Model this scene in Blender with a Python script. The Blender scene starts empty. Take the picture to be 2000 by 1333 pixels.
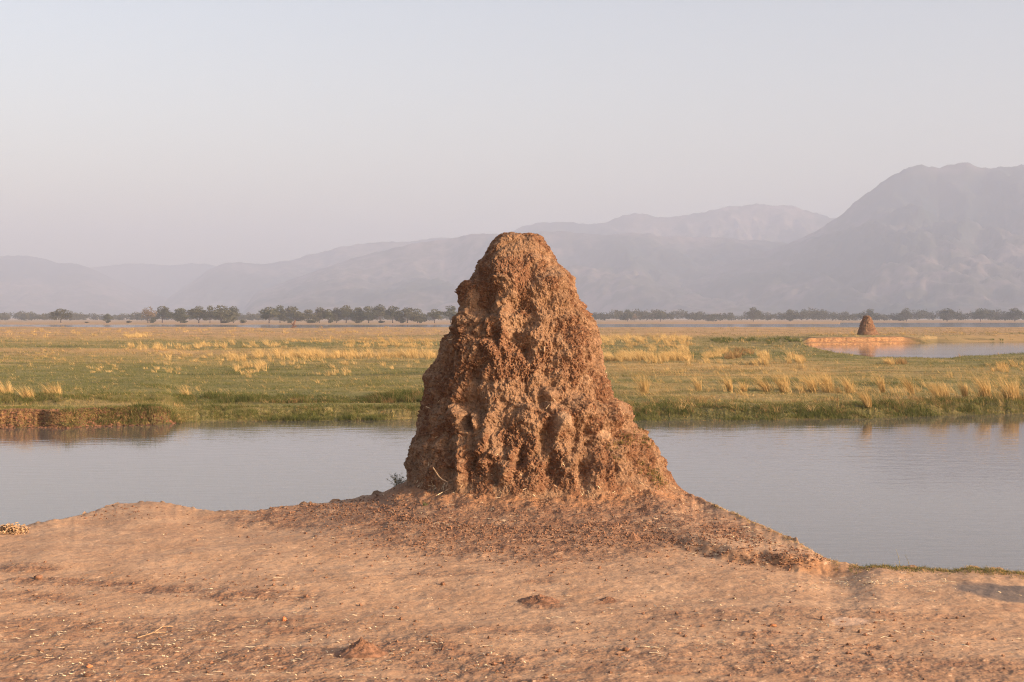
import bpy, math
import numpy as np

# ------------------------------------------------------------------ camera, sky, sun
sc = bpy.context.scene
F, HY, CZ = 2778.0, 624.0, 2.9          # focal length in photo pixels, horizon row, eye height above the river
cam_d = bpy.data.cameras.new('camera')
cam_d.lens = 36.0 * F / 2000.0
cam_d.sensor_width = 36.0
cam_d.shift_y = -(666.5 - HY) / 2000.0
cam_d.clip_start = 0.1
cam_d.clip_end = 30000
cam = bpy.data.objects.new('camera', cam_d)
cam.location = (0, 0, CZ)
cam.rotation_euler = (math.pi / 2, 0, 0)
sc.collection.objects.link(cam)
sc.camera = cam

SUN_EL = math.radians(17.0)
SUN_AZ = math.radians(180.0 - 61.0)     # clockwise from +Y (behind the camera, to its right)
sdir = (math.sin(SUN_AZ) * math.cos(SUN_EL), math.cos(SUN_AZ) * math.cos(SUN_EL), math.sin(SUN_EL))

w = bpy.data.worlds.new('World')
sc.world = w
w.use_nodes = True
wn = w.node_tree.nodes
sky = wn.new('ShaderNodeTexSky')
sky.sky_type = 'NISHITA'
sky.sun_disc = False
sky.sun_elevation = SUN_EL
sky.sun_rotation = SUN_AZ
sky.altitude = 400
sky.air_density = 1.0
sky.dust_density = 3.6
sky.ozone_density = 1.0
tint = wn.new('ShaderNodeMix'); tint.data_type = 'RGBA'; tint.blend_type = 'MULTIPLY'
tint.inputs[0].default_value = 1.0; tint.inputs[7].default_value = (1.50, 1.215, 1.045, 1)
w.node_tree.links.new(sky.outputs[0], tint.inputs[6])
w.node_tree.links.new(tint.outputs[2], wn['Background'].inputs[0])
wn['Background'].inputs[1].default_value = 0.15

sun_d = bpy.data.lights.new('sun', 'SUN')
sun_d.energy = 5.0
sun_d.angle = math.radians(1.3)
sun_d.color = (1.0, 0.76, 0.53)
sun = bpy.data.objects.new('sun', sun_d)
sun.rotation_euler = (math.pi / 2 - SUN_EL, 0, math.pi - SUN_AZ)
sc.collection.objects.link(sun)

sc.view_settings.view_transform = 'Standard'
sc.view_settings.look = 'None'
sc.view_settings.exposure = 0.61
sc.view_settings.gamma = 1.0
sc.cycles.volume_bounces = 2
sc.cycles.max_bounces = 6
sc.cycles.use_denoising = True
sc.cycles.denoising_prefilter = 'NONE'
sc.cycles.filter_width = 1.15
sc.cycles.use_adaptive_sampling = False

rng = np.random.default_rng(11)

# ------------------------------------------------------------------ helpers
_G = np.random.default_rng(5).normal(size=(4096, 3)).astype(np.float32)
_G /= np.linalg.norm(_G, axis=1)[:, None]
_GX, _GY, _GZ = [np.ascontiguousarray(_G[:, i]) for i in range(3)]
_PR = np.random.default_rng(6)
_TX, _TY, _TZ = [_PR.integers(0, 4096, 4096).astype(np.int32) for _ in range(3)]

def perlin(x, y, z):
    x = np.asarray(x, np.float32); y = np.asarray(y, np.float32); z = np.asarray(z, np.float32)
    def prep(a, T):
        f = np.floor(a); i = f.astype(np.int32); d = a - f
        return (T[i & 4095], T[(i + 1) & 4095]), (d, d - 1), d * d * d * (d * (d * 6 - 15) + 10)
    (hx, dx, u), (hy, dy, v), (hz, dz, q) = prep(x, _TX), prep(y, _TY), prep(z, _TZ)
    def corner(a, hyz, b, c):
        g = hx[a] ^ hyz
        return _GX[g] * dx[a] + _GY[g] * dy[b] + _GZ[g] * dz[c]
    res = []
    for c in (0, 1):
        rr = []
        for b in (0, 1):
            hyz = hy[b] ^ hz[c]
            p0 = corner(0, hyz, b, c); p1 = corner(1, hyz, b, c)
            rr.append(p0 + u * (p1 - p0))
        res.append(rr[0] + v * (rr[1] - rr[0]))
    return (res[0] + q * (res[1] - res[0])) * 1.6

def fbm(x, y, z, n=4, gain=0.5, lac=2.03):
    t = 0; a = 1.0
    for i in range(n):
        t = t + a * perlin(x + 17.3 * i, y - 9.1 * i, z + 5.7 * i)
        x, y, z = x * lac, y * lac, z * lac
        a *= gain
    return t

def sst(a, b, x):
    t = np.clip((np.asarray(x, float) - a) / (b - a), 0, 1)
    return t * t * (3 - 2 * t)

def tab(x, pts):
    p = np.array(pts, float)
    return np.interp(x, p[:, 0], p[:, 1])

def link(o, parent=None):
    sc.collection.objects.link(o)
    if parent is not None:
        o.parent = parent
    return o

def tag(o, label=None, cat=None, group=None, kind=None):
    if label: o['label'] = label
    if cat: o['category'] = cat
    if group: o['group'] = group
    if kind: o['kind'] = kind
    return o

def mesh_np(name, verts, faces, mat, attrs=None, smooth=True, parent=None):
    """verts (n,3); faces: list of (m,k) int arrays"""
    me = bpy.data.meshes.new(name)
    if not isinstance(faces, (list, tuple)): faces = [faces]
    verts = np.ascontiguousarray(verts, np.float32)
    me.vertices.add(len(verts))
    me.vertices.foreach_set('co', verts.ravel())
    loops = np.concatenate([f.ravel() for f in faces]).astype(np.int32)
    tot = np.concatenate([np.full(len(f), f.shape[1]) for f in faces]).astype(np.int32)
    start = np.concatenate([[0], np.cumsum(tot)[:-1]]).astype(np.int32)
    me.loops.add(len(loops)); me.loops.foreach_set('vertex_index', loops)
    me.polygons.add(len(tot)); me.polygons.foreach_set('loop_start', start)
    me.polygons.foreach_set('loop_total', tot)
    me.polygons.foreach_set('use_smooth', np.full(len(tot), smooth, bool))
    for k, a in (attrs or {}).items():
        at = me.attributes.new(k, 'FLOAT', 'POINT')
        at.data.foreach_set('value', np.ascontiguousarray(a, np.float32).ravel())
    me.update(); me.validate()
    me.materials.append(mat)
    o = bpy.data.objects.new(name, me)
    return link(o, parent)

def grid_faces(nr, nc, wrap=False):
    r = np.arange(nr - 1)[:, None]; c = np.arange(nc if wrap else nc - 1)[None, :]
    a = r * nc + c; b = r * nc + (c + 1) % nc
    return np.stack([a, b, b + nc, a + nc], -1).reshape(-1, 4)

class NT:
    def __init__(s, name):
        s.m = bpy.data.materials.new(name); s.m.use_nodes = True
        s.t = s.m.node_tree; s.b = s.t.nodes['Principled BSDF']
        s.b.inputs['Roughness'].default_value = 0.9
        s.b.inputs['Specular IOR Level'].default_value = 0.25
    def n(s, typ, **kw):
        nd = s.t.nodes.new(typ)
        for k, v in kw.items(): setattr(nd, k, v)
        return nd
    def put(s, sock, v):
        if isinstance(v, bpy.types.NodeSocket): s.t.links.new(v, sock)
        elif isinstance(v, (tuple, list)) and len(v) == 3 and sock.type == 'RGBA': sock.default_value = (*v, 1)
        else: sock.default_value = v
    def attr(s, name): return s.n('ShaderNodeAttribute', attribute_name=name).outputs['Fac']
    def pos(s, scale=(1, 1, 1)):
        g = s.n('ShaderNodeNewGeometry'); mp = s.n('ShaderNodeMapping'); mp.inputs['Scale'].default_value = scale
        s.t.links.new(g.outputs['Position'], mp.inputs['Vector']); return mp.outputs[0]
    def noise(s, scale, detail=4, rough=0.55, vec=None, dist=0.0):
        nd = s.n('ShaderNodeTexNoise'); nd.inputs['Scale'].default_value = scale
        nd.inputs['Detail'].default_value = detail; nd.inputs['Roughness'].default_value = rough
        nd.inputs['Distortion'].default_value = dist
        s.t.links.new(vec if vec is not None else s.pos(), nd.inputs['Vector']); return nd.outputs['Fac']
    def voro(s, scale, vec=None, feature='F1'):
        nd = s.n('ShaderNodeTexVoronoi', feature=feature); nd.inputs['Scale'].default_value = scale
        s.t.links.new(vec if vec is not None else s.pos(), nd.inputs['Vector']); return nd.outputs['Distance']
    def ramp(s, v, lo, hi, a=0.0, b=1.0):
        nd = s.n('ShaderNodeMapRange'); nd.interpolation_type = 'SMOOTHSTEP'
        for i, x in ((0, v), (1, lo), (2, hi), (3, a), (4, b)): s.put(nd.inputs[i], x)
        return nd.outputs[0]
    def math(s, op, a, b=0.0):
        nd = s.n('ShaderNodeMath', operation=op); s.put(nd.inputs[0], a); s.put(nd.inputs[1], b); return nd.outputs[0]
    def mix(s, f, a, b, mode='MIX'):
        nd = s.n('ShaderNodeMix', data_type='RGBA', blend_type=mode)
        s.put(nd.inputs[0], f); s.put(nd.inputs[6], a); s.put(nd.inputs[7], b); return nd.outputs[2]
    def col(s, c): s.put(s.b.inputs['Base Color'], c)
    def bump(s, h, strength=1.0, dist=0.01, prev=None):
        nd = s.n('ShaderNodeBump'); s.put(nd.inputs['Strength'], strength); nd.inputs['Distance'].default_value = dist
        s.put(nd.inputs['Height'], h)
        if prev is not None: s.put(nd.inputs['Normal'], prev)
        s.put(s.b.inputs['Normal'], nd.outputs[0]); return nd.outputs[0]

# ------------------------------------------------------------------ materials
def mat_mound():
    t = NT('termite_clay')
    crust_shade = t.attr('crust_shade'); pale = t.attr('pale')
    n1 = t.noise(7, 4, 0.6); n2 = t.noise(30, 1, 0.6); n3 = t.noise(48, 1, 0.6)
    c = t.mix(t.ramp(n1, 0.35, 0.65), (0.178, 0.102, 0.058), (0.235, 0.142, 0.084))
    c = t.mix(t.math('MULTIPLY', crust_shade, 0.8), c, (0.145, 0.066, 0.034))
    c = t.mix(t.ramp(n2, 0.50, 0.72, 0, 0.6), c, (0.32, 0.20, 0.12))
    c = t.mix(t.ramp(n3, 0.54, 0.66, 0, 0.7), c, (0.075, 0.040, 0.024))
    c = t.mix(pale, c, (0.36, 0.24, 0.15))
    t.col(c)
    t.b.inputs['Roughness'].default_value = 0.95
    h = t.math('ADD', t.noise(50, 1, 0.7), t.math('MULTIPLY', t.noise(24, 1, 0.6), 1.4))
    t.bump(h, 0.9, 0.012)
    return t.m

def mat_ground():
    t = NT('dry_earth')
    dark = t.attr('dark'); grey = t.attr('grey'); orange = t.attr('orange')
    n1 = t.noise(1.7, 5, 0.62); n2 = t.noise(9, 3, 0.66, t.pos((0.5, 1.2, 1)), 0.3); n3 = t.noise(38, 1, 0.6, t.pos((0.8, 0.8, 1)))
    n4 = t.noise(26, 1, 0.6, t.pos((1, .8, 1))); n5 = t.noise(16, 2, 0.65, t.pos((0.35, 1.3, 1)), 0.5)
    c = t.mix(t.ramp(n1, 0.38, 0.64), (0.385, 0.235, 0.138), (0.455, 0.292, 0.178))
    c = t.mix(t.ramp(n2, 0.50, 0.66, 0, t.ramp(dark, 0, .5, .4, .8)), c, (0.32, 0.176, 0.104))
    c = t.mix(t.math('MULTIPLY', dark, t.ramp(n2, 0.30, 0.52, 0.6, 1.0)), c, (0.190, 0.098, 0.057))
    c = t.mix(t.math('MULTIPLY', orange, t.ramp(n2, 0.35, 0.6, 1.0, 0.55)), c, (0.31, 0.155, 0.074))
    c = t.mix(t.ramp(n3, 0.62, 0.70, 0, 0.5), c, (0.18, 0.098, 0.058))
    c = t.mix(t.ramp(n4, 0.66, 0.74, 0, 0.55), c, (0.66, 0.46, 0.30))
    c = t.mix(t.math('MULTIPLY', t.attr('pale'), 0.8), c, (0.56, 0.38, 0.26))
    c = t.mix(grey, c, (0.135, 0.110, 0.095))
    c = t.mix(t.ramp(n5, 0.62, 0.68, 0, t.ramp(dark, 0, .5, .35, .65)), c, (0.20, 0.106, 0.064))
    t.col(c)
    h = t.math('ADD', t.noise(38, 1, 0.65), t.math('MULTIPLY', t.noise(15, 1, 0.6), 1.5))
    t.bump(h, t.ramp(dark, 0, 1, 0.3, 0.95), 0.014)
    return t.m

def mat_land():
    t = NT('river_flat_turf')
    dry = t.attr('dry'); pink = t.attr('pink'); soil = t.attr('soil'); dark = t.attr('dark')
    p = t.pos((0.5, 1.0, 1))
    n1 = t.noise(0.55, 6, 0.6, p); n2 = t.noise(5, 5, 0.65, p); n3 = t.noise(0.09, 4, 0.55, p); n4 = t.noise(12, 1, 0.6)
    c = t.mix(t.ramp(n1, 0.36, 0.66), (0.115, 0.125, 0.034), (0.19, 0.178, 0.060))
    c = t.mix(t.ramp(n2, 0.50, 0.64, 0, 0.6), c, (0.29, 0.235, 0.095))
    dm = t.math('MULTIPLY', dry, t.ramp(n1, 0.25, 0.6, 0.55, 1.0))
    c = t.mix(dm, c, (0.46, 0.315, 0.125))
    c = t.mix(t.math('MULTIPLY', pink, t.ramp(n3, 0.3, 0.6, 0.7, 1.0)), c, (0.50, 0.300, 0.160))
    c = t.mix(t.ramp(n2, 0.28, 0.42, 0.5, 0.0), c, (0.07, 0.065, 0.028))
    so = t.mix(t.ramp(soil, 0.55, 0.95), (0.19, 0.085, 0.045), t.mix(t.ramp(t.noise(3.5, 5, 0.6, t.pos((1, 1, 3))), 0.4, 0.62), (0.32, 0.155, 0.07), (0.50, 0.29, 0.13)))
    c = t.mix(t.ramp(n4, 0.35, 0.65, 0.0, 0.35), c, (0.26, 0.22, 0.10))
    c = t.mix(soil, c, so)
    c = t.mix(t.math('MULTIPLY', dark, 0.8), c, (0.055, 0.055, 0.020))
    t.col(c)
    t.bump(t.math('ADD', n2, t.math('MULTIPLY', t.noise(12, 1, 0.6), 0.5)), 1.0, 0.16)
    return t.m

def mat_water():
    t = NT('river_water')
    t.b.inputs['Base Color'].default_value = (0.115, 0.10, 0.088, 1)
    t.b.inputs['Roughness'].default_value = 0.06
    t.b.inputs['IOR'].default_value = 1.333
    t.b.inputs['Specular IOR Level'].default_value = 0.5
    big = t.noise(0.035, 3, 0.5, t.pos((0.35, 1.4, 1)))
    gust = t.ramp(big, 0.45, 0.62, 0.18, 1.0)
    w1 = t.noise(2.2, 3, 0.5, t.pos((0.55, 1.3, 1))); w2 = t.noise(9, 2, 0.5, t.pos((0.6, 1.2, 1)))
    h = t.math('ADD', t.math('MULTIPLY', w1, 1.0), t.math('MULTIPLY', w2, 0.22))
    t.bump(t.math('MULTIPLY', h, gust), 0.35, 0.024)
    return t.m

def mat_blade(name='grass_blade', rough=0.7):
    t = NT(name)
    tone = t.attr('tone'); tip = t.attr('tip')
    nd = t.n('ShaderNodeValToRGB'); t.put(nd.inputs[0], tone)
    e = nd.color_ramp.elements
    e[0].position = 0.0; e[0].color = (0.045, 0.065, 0.014, 1)
    e[1].position = 1.0; e[1].color = (0.64, 0.47, 0.225, 1)
    for p, c in ((0.25, (0.14, 0.15, 0.042, 1)), (0.5, (0.24, 0.21, 0.08, 1)), (0.62, (0.30, 0.17, 0.08, 1)), (0.78, (0.52, 0.355, 0.135, 1))):
        x = e.new(p); x.color = c
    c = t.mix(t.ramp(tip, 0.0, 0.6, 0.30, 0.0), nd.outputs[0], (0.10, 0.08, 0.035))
    t.col(c)
    t.b.inputs['Roughness'].default_value = rough
    tr = t.n('ShaderNodeBsdfTranslucent'); t.put(tr.inputs[0], c)
    ms = t.n('ShaderNodeMixShader'); ms.inputs[0].default_value = 0.3
    t.t.links.new(t.b.outputs[0], ms.inputs[1]); t.t.links.new(tr.outputs[0], ms.inputs[2])
    t.t.links.new(ms.outputs[0], t.t.nodes['Material Output'].inputs['Surface'])
    return t.m

def mat_leaf(name, a, b):
    t = NT(name)
    oi = t.n('ShaderNodeObjectInfo')
    c = t.mix(t.attr('tone'), a, b)
    c = t.mix(t.math('MULTIPLY', oi.outputs['Random'], 0.35), c, (0.13, 0.10, 0.055))
    t.col(c)
    return t.m

def mat_plain(name, col, rough=0.85, var=0.35, scale=8, bump=0.0):
    t = NT(name)
    n = t.noise(scale, 5, 0.6)
    t.col(t.mix(t.ramp(n, 0.35, 0.65), tuple(x * (1 - var) for x in col), tuple(min(1, x * (1 + var)) for x in col)))
    t.b.inputs['Roughness'].default_value = rough
    if bump: t.bump(n, 0.8, bump)
    return t.m

def mat_hill():
    t = NT('hill_scrub_tinted')
    n1 = t.noise(0.0016, 6, 0.6); n2 = t.noise(0.012, 5, 0.7)
    c = t.mix(t.ramp(n1, 0.38, 0.62), (0.018, 0.036, 0.042), (0.22, 0.17, 0.16))  # blue haze tint and relief contrast are put into the scrub tones
    c = t.mix(t.ramp(n2, 0.42, 0.6, 0.75, 0), c, (0.035, 0.042, 0.028))
    t.col(c)
    return t.m

M_MOUND, M_GROUND, M_LAND, M_WATER, M_BLADE = mat_mound(), mat_ground(), mat_land(), mat_water(), mat_blade()
M_HILL = mat_hill()
M_LEAF = mat_leaf('tree_leaves', (0.052, 0.060, 0.028), (0.125, 0.125, 0.060))
M_WOOD = mat_leaf('woodland_leaves', (0.040, 0.050, 0.028), (0.085, 0.090, 0.048))
M_PALELEAF = mat_leaf('pale_leaves', (0.18, 0.14, 0.085), (0.30, 0.22, 0.13))
M_BARK = mat_plain('bark', (0.11, 0.085, 0.065), scale=3)
M_STRAW = mat_plain('straw', (0.60, 0.47, 0.30), scale=30)
M_STICK = mat_plain('dead_stick', (0.40, 0.27, 0.16), scale=30)
M_CLOD = mat_plain('earth_crumbs', (0.20, 0.105, 0.062), scale=25)
M_BANK = mat_plain('bank_earth', (0.150, 0.075, 0.042), scale=1.5, var=.5)
M_TWIG = mat_plain('grey_twig', (0.20, 0.18, 0.11), scale=20)
M_WEED = mat_plain('weed_leaf', (0.13, 0.16, 0.06), scale=20)
M_STONE = mat_plain('orange_stone', (0.42, 0.17, 0.075), scale=40, bump=0.004)

# ------------------------------------------------------------------ near ground
EDGE = [(-2500, 11.0, 1045), (-900, 11.4, 1043), (-300, 11.6, 1036), (0, 11.6, 1030), (45, 11.7, 1029), (100, 11.9, 1019), (140, 12.2, 1010),
        (175, 12.6, 999), (200, 12.8, 992), (240, 13.0, 984), (300, 13.1, 979), (345, 12.9, 985), (385, 12.7, 995), (430, 12.5, 1001), (500, 12.6, 998),
        (600, 13.0, 986), (700, 13.5, 973), (760, 13.9, 960), (800, 14.3, 936), (850, 15.0, 920), (1240, 15.0, 920), (1285, 14.2, 938), (1310, 13.6, 949), (1350, 12.98, 968),
        (1400, 12.3, 987), (1450, 11.6, 1010), (1500, 11.06, 1031), (1550, 10.6, 1055), (1600, 10.1, 1084), (1640, 9.86, 1103), (1660, 9.84, 1106), (1700, 9.82, 1106),
        (1800, 9.76, 1108), (1900, 9.68, 1112), (2000, 9.56, 1118), (2400, 9.3, 1125), (4500, 9.0, 1130)]
EPX = np.array([e[0] for e in EDGE], float); ED = np.array([e[1] for e in EDGE]); EY = np.array([e[2] for e in EDGE], float)
XM, YM = 0.27, 13.4

_gp = np.arange(-2500, 4501, 4.0); _kk = np.hanning(25); _kk /= _kk.sum()
_gd = np.convolve(np.pad(np.interp(_gp, EPX, ED), 12, 'edge'), _kk, 'valid'); _gy = np.convolve(np.pad(np.interp(_gp, EPX, EY), 12, 'edge'), _kk, 'valid')
EPX, ED, EY = _gp, _gd, _gy
def edge_of(px):
    d = np.interp(px, EPX, ED); y = np.interp(px, EPX, EY)
    return d, CZ - (y - HY) / F * d

def gpt(px, py, z=1.2):
    """ground point seen at a photo pixel"""
    d = (CZ - z) * F / (py - HY)
    return (px - 1000) / F * d, d

def base_z(x, y):
    r = np.hypot((x - XM) * 0.9, y - YM)
    th = np.arctan2(y - YM, x - XM)
    z = 1.2 + 0.13 * sst(3.4, 1.0, r) + 0.05 * sst(1.7, 0.98, r + 0.07 * fbm(x * 2.6, y * 2.6, 5.0, 3))
    z = z + 0.014 * perlin(th * 9, r * 1.2, 3.0) * sst(1.9, 1.2, r)
    z = z + 0.030 * fbm(x * 0.45, y * 0.45, 1.0, 3) + 0.010 * fbm(x * 2.2, y * 2.2, 4.0, 4)
    # low hump on the left rim
    z = z + 0.05 * np.exp(-(((x + 3.25) / 0.8) ** 2 + ((y - 12.7) / 1.2) ** 2))
    return z

def scarp(x, y):
    """small eroded scarp on the right flank of the apron: raised behind the line"""
    yl = np.interp(x, [1.2, 1.57, 1.9, 2.2, 2.5], [10.5, 9.93, 9.68, 9.52, 9.5])
    k = sst(0.0, 0.40, y - yl + 0.08 * fbm(x * 4, y * 4, 2.0, 3))
    return k, sst(0.9, 1.7, x) * sst(2.55, 2.15, x)

def ground_z(x, y, fine=True):
    x = np.asarray(x, float); y = np.asarray(y, float)
    px = 1000 + F * x / np.maximum(y, 0.5)
    de, ze = edge_of(px)
    xe = (px - 1000) / F * de
    def full(a, b):
        k, m = scarp(a, b)
        return base_z(a, b) + 0.085 * k * m
    fe = full(xe[:1], de[:1]) if x.ndim == 2 and x.shape[0] > 40 else full(xe, de)
    z = full(x, y) + (ze - fe) * sst(de - 2.2, de, y)
    if fine:
        dk = dark_mask(x, y)
        z = z + (0.004 + 0.008 * dk) * fbm(x * 11, y * 11, 2.0, 4) + 0.0035 * dk * np.abs(perlin(x * 60, y * 60, 8))
        sk = sst(2.1, 1.2, np.hypot(x - XM, y - YM) + 0.12 * fbm(x * 3, y * 3, 1, 2))
        z = z + sk * (0.022 * fbm(x * 7, y * 7, 4.0, 3) + 0.012 * np.abs(perlin(x * 38, y * 38, 1.0)))
        k, m = scarp(x, y)
        z = z + 0.03 * m * k * (1 - k) * 4 * fbm(x * 7, y * 7, 9.0, 4)
        jit = 0.014 * fbm(px * 0.017, 3.1, 0.5, 6, 0.62)
        z = z + jit * sst(de - 0.22, de, y)
    t = y - de
    drop = np.where(t > 0, 0.5 * np.clip(t, 0, 0.15) + 2.6 * np.clip(t - 0.15, 0, 0.9), 0)
    return np.where(t > 0, np.maximum(z - drop, -1.0), z)

SPOTS = [(1010, 1020, 390, 66, 1.0), (640, 1006, 210, 24, .9), (1080, 1072, 200, 22, .7), (1420, 1045, 52, 12, 1.0), (1285, 1060, 60, 8, 1.0), (1200, 1068, 80, 9, .8),
         (40, 1110, 80, 9, .8), (150, 1132, 150, 8, .8), (330, 1145, 140, 8, .8), (500, 1158, 120, 9, .8), (60, 1160, 100, 9, .7),
         (300, 1215, 460, 24, .6), (1550, 1200, 340, 14, .4), (950, 1225, 260, 12, .4), (450, 1275, 560, 26, .75), (1350, 1270, 330, 16, .55), (1700, 1300, 380, 22, .65), (600, 1335, 700, 26, .8), (1400, 1345, 500, 20, .6), (700, 1272, 60, 12, .9), (780, 1255, 130, 18, .7), (920, 1290, 170, 22, .7), (520, 1210, 160, 12, .5), (250, 1240, 300, 20, .55),
         (100, 1310, 250, 30, .6), (1690, 1265, 50, 8, .9), (1480, 1238, 50, 8, .7), (1780, 1295, 80, 10, .7), (1250, 1300, 200, 16, .5),
         (1060, 1172, 42, 9, .8), (1185, 1171, 24, 5, .8), (1135, 1210, 14, 4, 1.0), (1060, 1092, 34, 6, .7), (1060, 1130, 34, 7, .6),
         (870, 1118, 70, 8, .5), (1560, 1250, 100, 14, .4), (1850, 1230, 90, 9, .4), (1276, 1114, 14, 4, .9), (1900, 1320, 110, 12, .5)]
def dark_mask(x, y):
    x = np.asarray(x, float); y = np.asarray(y, float)
    px = 1000 + F * x / y; py = HY + (CZ - 1.22) * F / y
    wob = 12 * fbm(x * 2.0, y * 2.0, 3.3, 3); wy = 3.0 * fbm(x * 3.5, y * 3.5, 7.3, 3)
    m = np.zeros(np.broadcast(x, y).shape)
    for cx, cy, rx, ry, a in SPOTS:
        q = ((px + wob - cx) / rx) ** 2 + ((py + wy - cy) / ry) ** 2
        m = np.maximum(m, a * sst(1.5, 0.4, q))
    m = m * (0.75 + 0.5 * fbm(x * 6, y * 6, 1.2, 3))
    return np.clip(m, 0, 1)

def build_ground():
    u = np.concatenate([np.linspace(-1.6, -0.44, 60)[:-1], np.linspace(-0.44, 0.44, 1000), np.linspace(0.44, 1.6, 60)[1:]])
    px = 1000 + F * u
    de, _ = edge_of(px)
    t = np.linspace(0, 1, 820)
    inv0, inv1 = 1 / 2.4, 1 / de
    a = 1 / (inv0 + (inv1[None, :] - inv0) * (t[:, None] ** 0.72))
    b = de[None, :] + np.concatenate([np.linspace(0.01, 0.3, 16), np.linspace(0.34, 1.4, 20)])[:, None]
    Y = np.concatenate([a, b], 0)
    X = Y * u[None, :]
    Z = ground_z(X, Y)
    tt = Y - de[None, :]
    Z = Z + np.where(tt > 0.01, 0.05 * fbm(X * 5, Y * 5, Z * 5, 3), 0)
    dk = dark_mask(X, Y)
    PX = 1000 + F * X / Y; PY = HY + (CZ - 1.2) * F / Y
    wob = 8 * fbm(X * 3, Y * 3, 0.4, 3)
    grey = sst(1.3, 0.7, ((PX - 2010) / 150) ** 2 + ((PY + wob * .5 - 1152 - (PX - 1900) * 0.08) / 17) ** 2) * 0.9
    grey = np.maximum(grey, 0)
    k, m = scarp(X, Y)
    orange = np.clip(m * np.clip(k * (1 - k) * 5, 0, 1), 0, 1) * 0.9
    orange = np.maximum(orange, 0.95 * sst(1.75, 1.25, 0.08 * fbm(X * 4, Y * 4, 1, 3) +  np.hypot((X - XM) * 0.95, Y - YM)))
    pale = sst(1.3, 0.8, ((PX - 1660) / 36) ** 2 + ((PY - 1221) / 9) ** 2)
    dk = dk * (1 - pale)
    V = np.stack([X, Y, Z], -1).reshape(-1, 3)
    # skirt behind the camera so that the sheet does not stop at the viewer's feet
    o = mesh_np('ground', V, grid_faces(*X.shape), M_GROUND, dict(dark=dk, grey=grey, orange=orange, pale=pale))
    tag(o, 'bare brown earth of the near river bank', kind='structure')
    return o
build_ground()
gx = np.linspace(-40, 40, 41); gy = np.linspace(-60, 2.45, 30)
GX, GY = np.meshgrid(gx, gy)
o = mesh_np('ground', np.stack([GX, GY, np.full_like(GX, 1.15)], -1).reshape(-1, 3), grid_faces(*GX.shape), M_GROUND,
            dict(dark=0 * GX, grey=0 * GX, orange=0 * GX))
tag(o, 'bare brown earth behind the viewer', kind='structure')

# ------------------------------------------------------------------ the termite mound
L = [(440, 990), (455, 984), (462, 973), (480, 958), (500, 945), (530, 925), (545, 918), (551, 907), (556, 903), (580, 903), (600, 904), (612, 899), (622, 890),
     (640, 887), (652, 884), (665, 870), (690, 858), (720, 848), (735, 838), (750, 838), (780, 831), (800, 824), (830, 817), (850, 812), (870, 803),
     (900, 797), (940, 796), (960, 780), (1010, 740)]
R = [(440, 1043), (455, 1049), (470, 1059), (490, 1067), (500, 1075), (520, 1092), (533, 1106), (545, 1119), (560, 1124), (580, 1131), (600, 1140), (625, 1153),
     (640, 1160), (660, 1165), (700, 1174), (730, 1182), (760, 1192), (778, 1197), (784, 1212), (797, 1223), (815, 1233), (830, 1237), (850, 1254),
     (870, 1268), (900, 1289), (925, 1304), (945, 1320), (960, 1338), (1010, 1420)]
FEAT = [(903, 575, 16, 26, .05), (944, 580, 20, 45, -.10), (985, 545, 24, 80, .055), (1037, 530, 9, 22, -.07), (1090, 560, 28, 26, .05), (1060, 500, 22, 20, .035),
        (1018, 597, 24, 11, -.08), (1032, 628, 12, 20, -.06), (1074, 597, 9, 14, -.06), (968, 640, 10, 26, -.10), (1012, 672, 22, 15, -.09), (1024, 690, 9, 16, -.08),
        (1045, 665, 24, 22, .05), (962, 720, 40, 60, .07), (930, 735, 10, 20, -.11), (945, 700, 9, 20, -.07), (925, 792, 28, 14, -.09), (911, 826, 9, 12, -.13), (926, 820, 10, 12, .08),
        (945, 885, 22, 26, .07), (922, 890, 9, 20, -.10), (962, 925, 9, 22, -.07), (1072, 776, 13, 14, .10), (1058, 788, 8, 10, -.08), (1094, 832, 19, 20, .15),
        (1068, 850, 13, 26, -.12), (1125, 795, 34, 20, .07), (1160, 815, 26, 18, .05), (1118, 850, 10, 30, -.07), (1080, 922, 12, 20, -.09), (1138, 930, 10, 34, -.10),
        (1015, 893, 9, 16, -.09), (1213, 837, 12, 13, -.07), (1233, 900, 10, 12, -.09), (1206, 900, 6, 45, -.05), (1183, 905, 6, 40, -.05), (1150, 860, 8, 30, -.04),
        (985, 905, 20, 40, .05), (1105, 900, 20, 30, .06), (1040, 840, 40, 34, .045), (870, 860, 14, 60, -.06), (890, 800, 12, 60, .05), (850, 750, 12, 40, -.05),
        (1138, 740, 8, 20, -.06), (1110, 700, 30, 40, .03), (1085, 640, 9, 20, -.04), (905, 680, 18, 60, .045), (875, 715, 12, 40, -.05), (900, 925, 10, 22, .07), (1045, 935, 16, 24, .05),
        (1165, 935, 16, 24, .05), (1000, 480, 14, 20, -.03), (1020, 461, 10, 8, -.05), (960, 830, 14, 40, .05), (990, 800, 30, 20, .03), (1180, 700, 10, 60, .02)]

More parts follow.
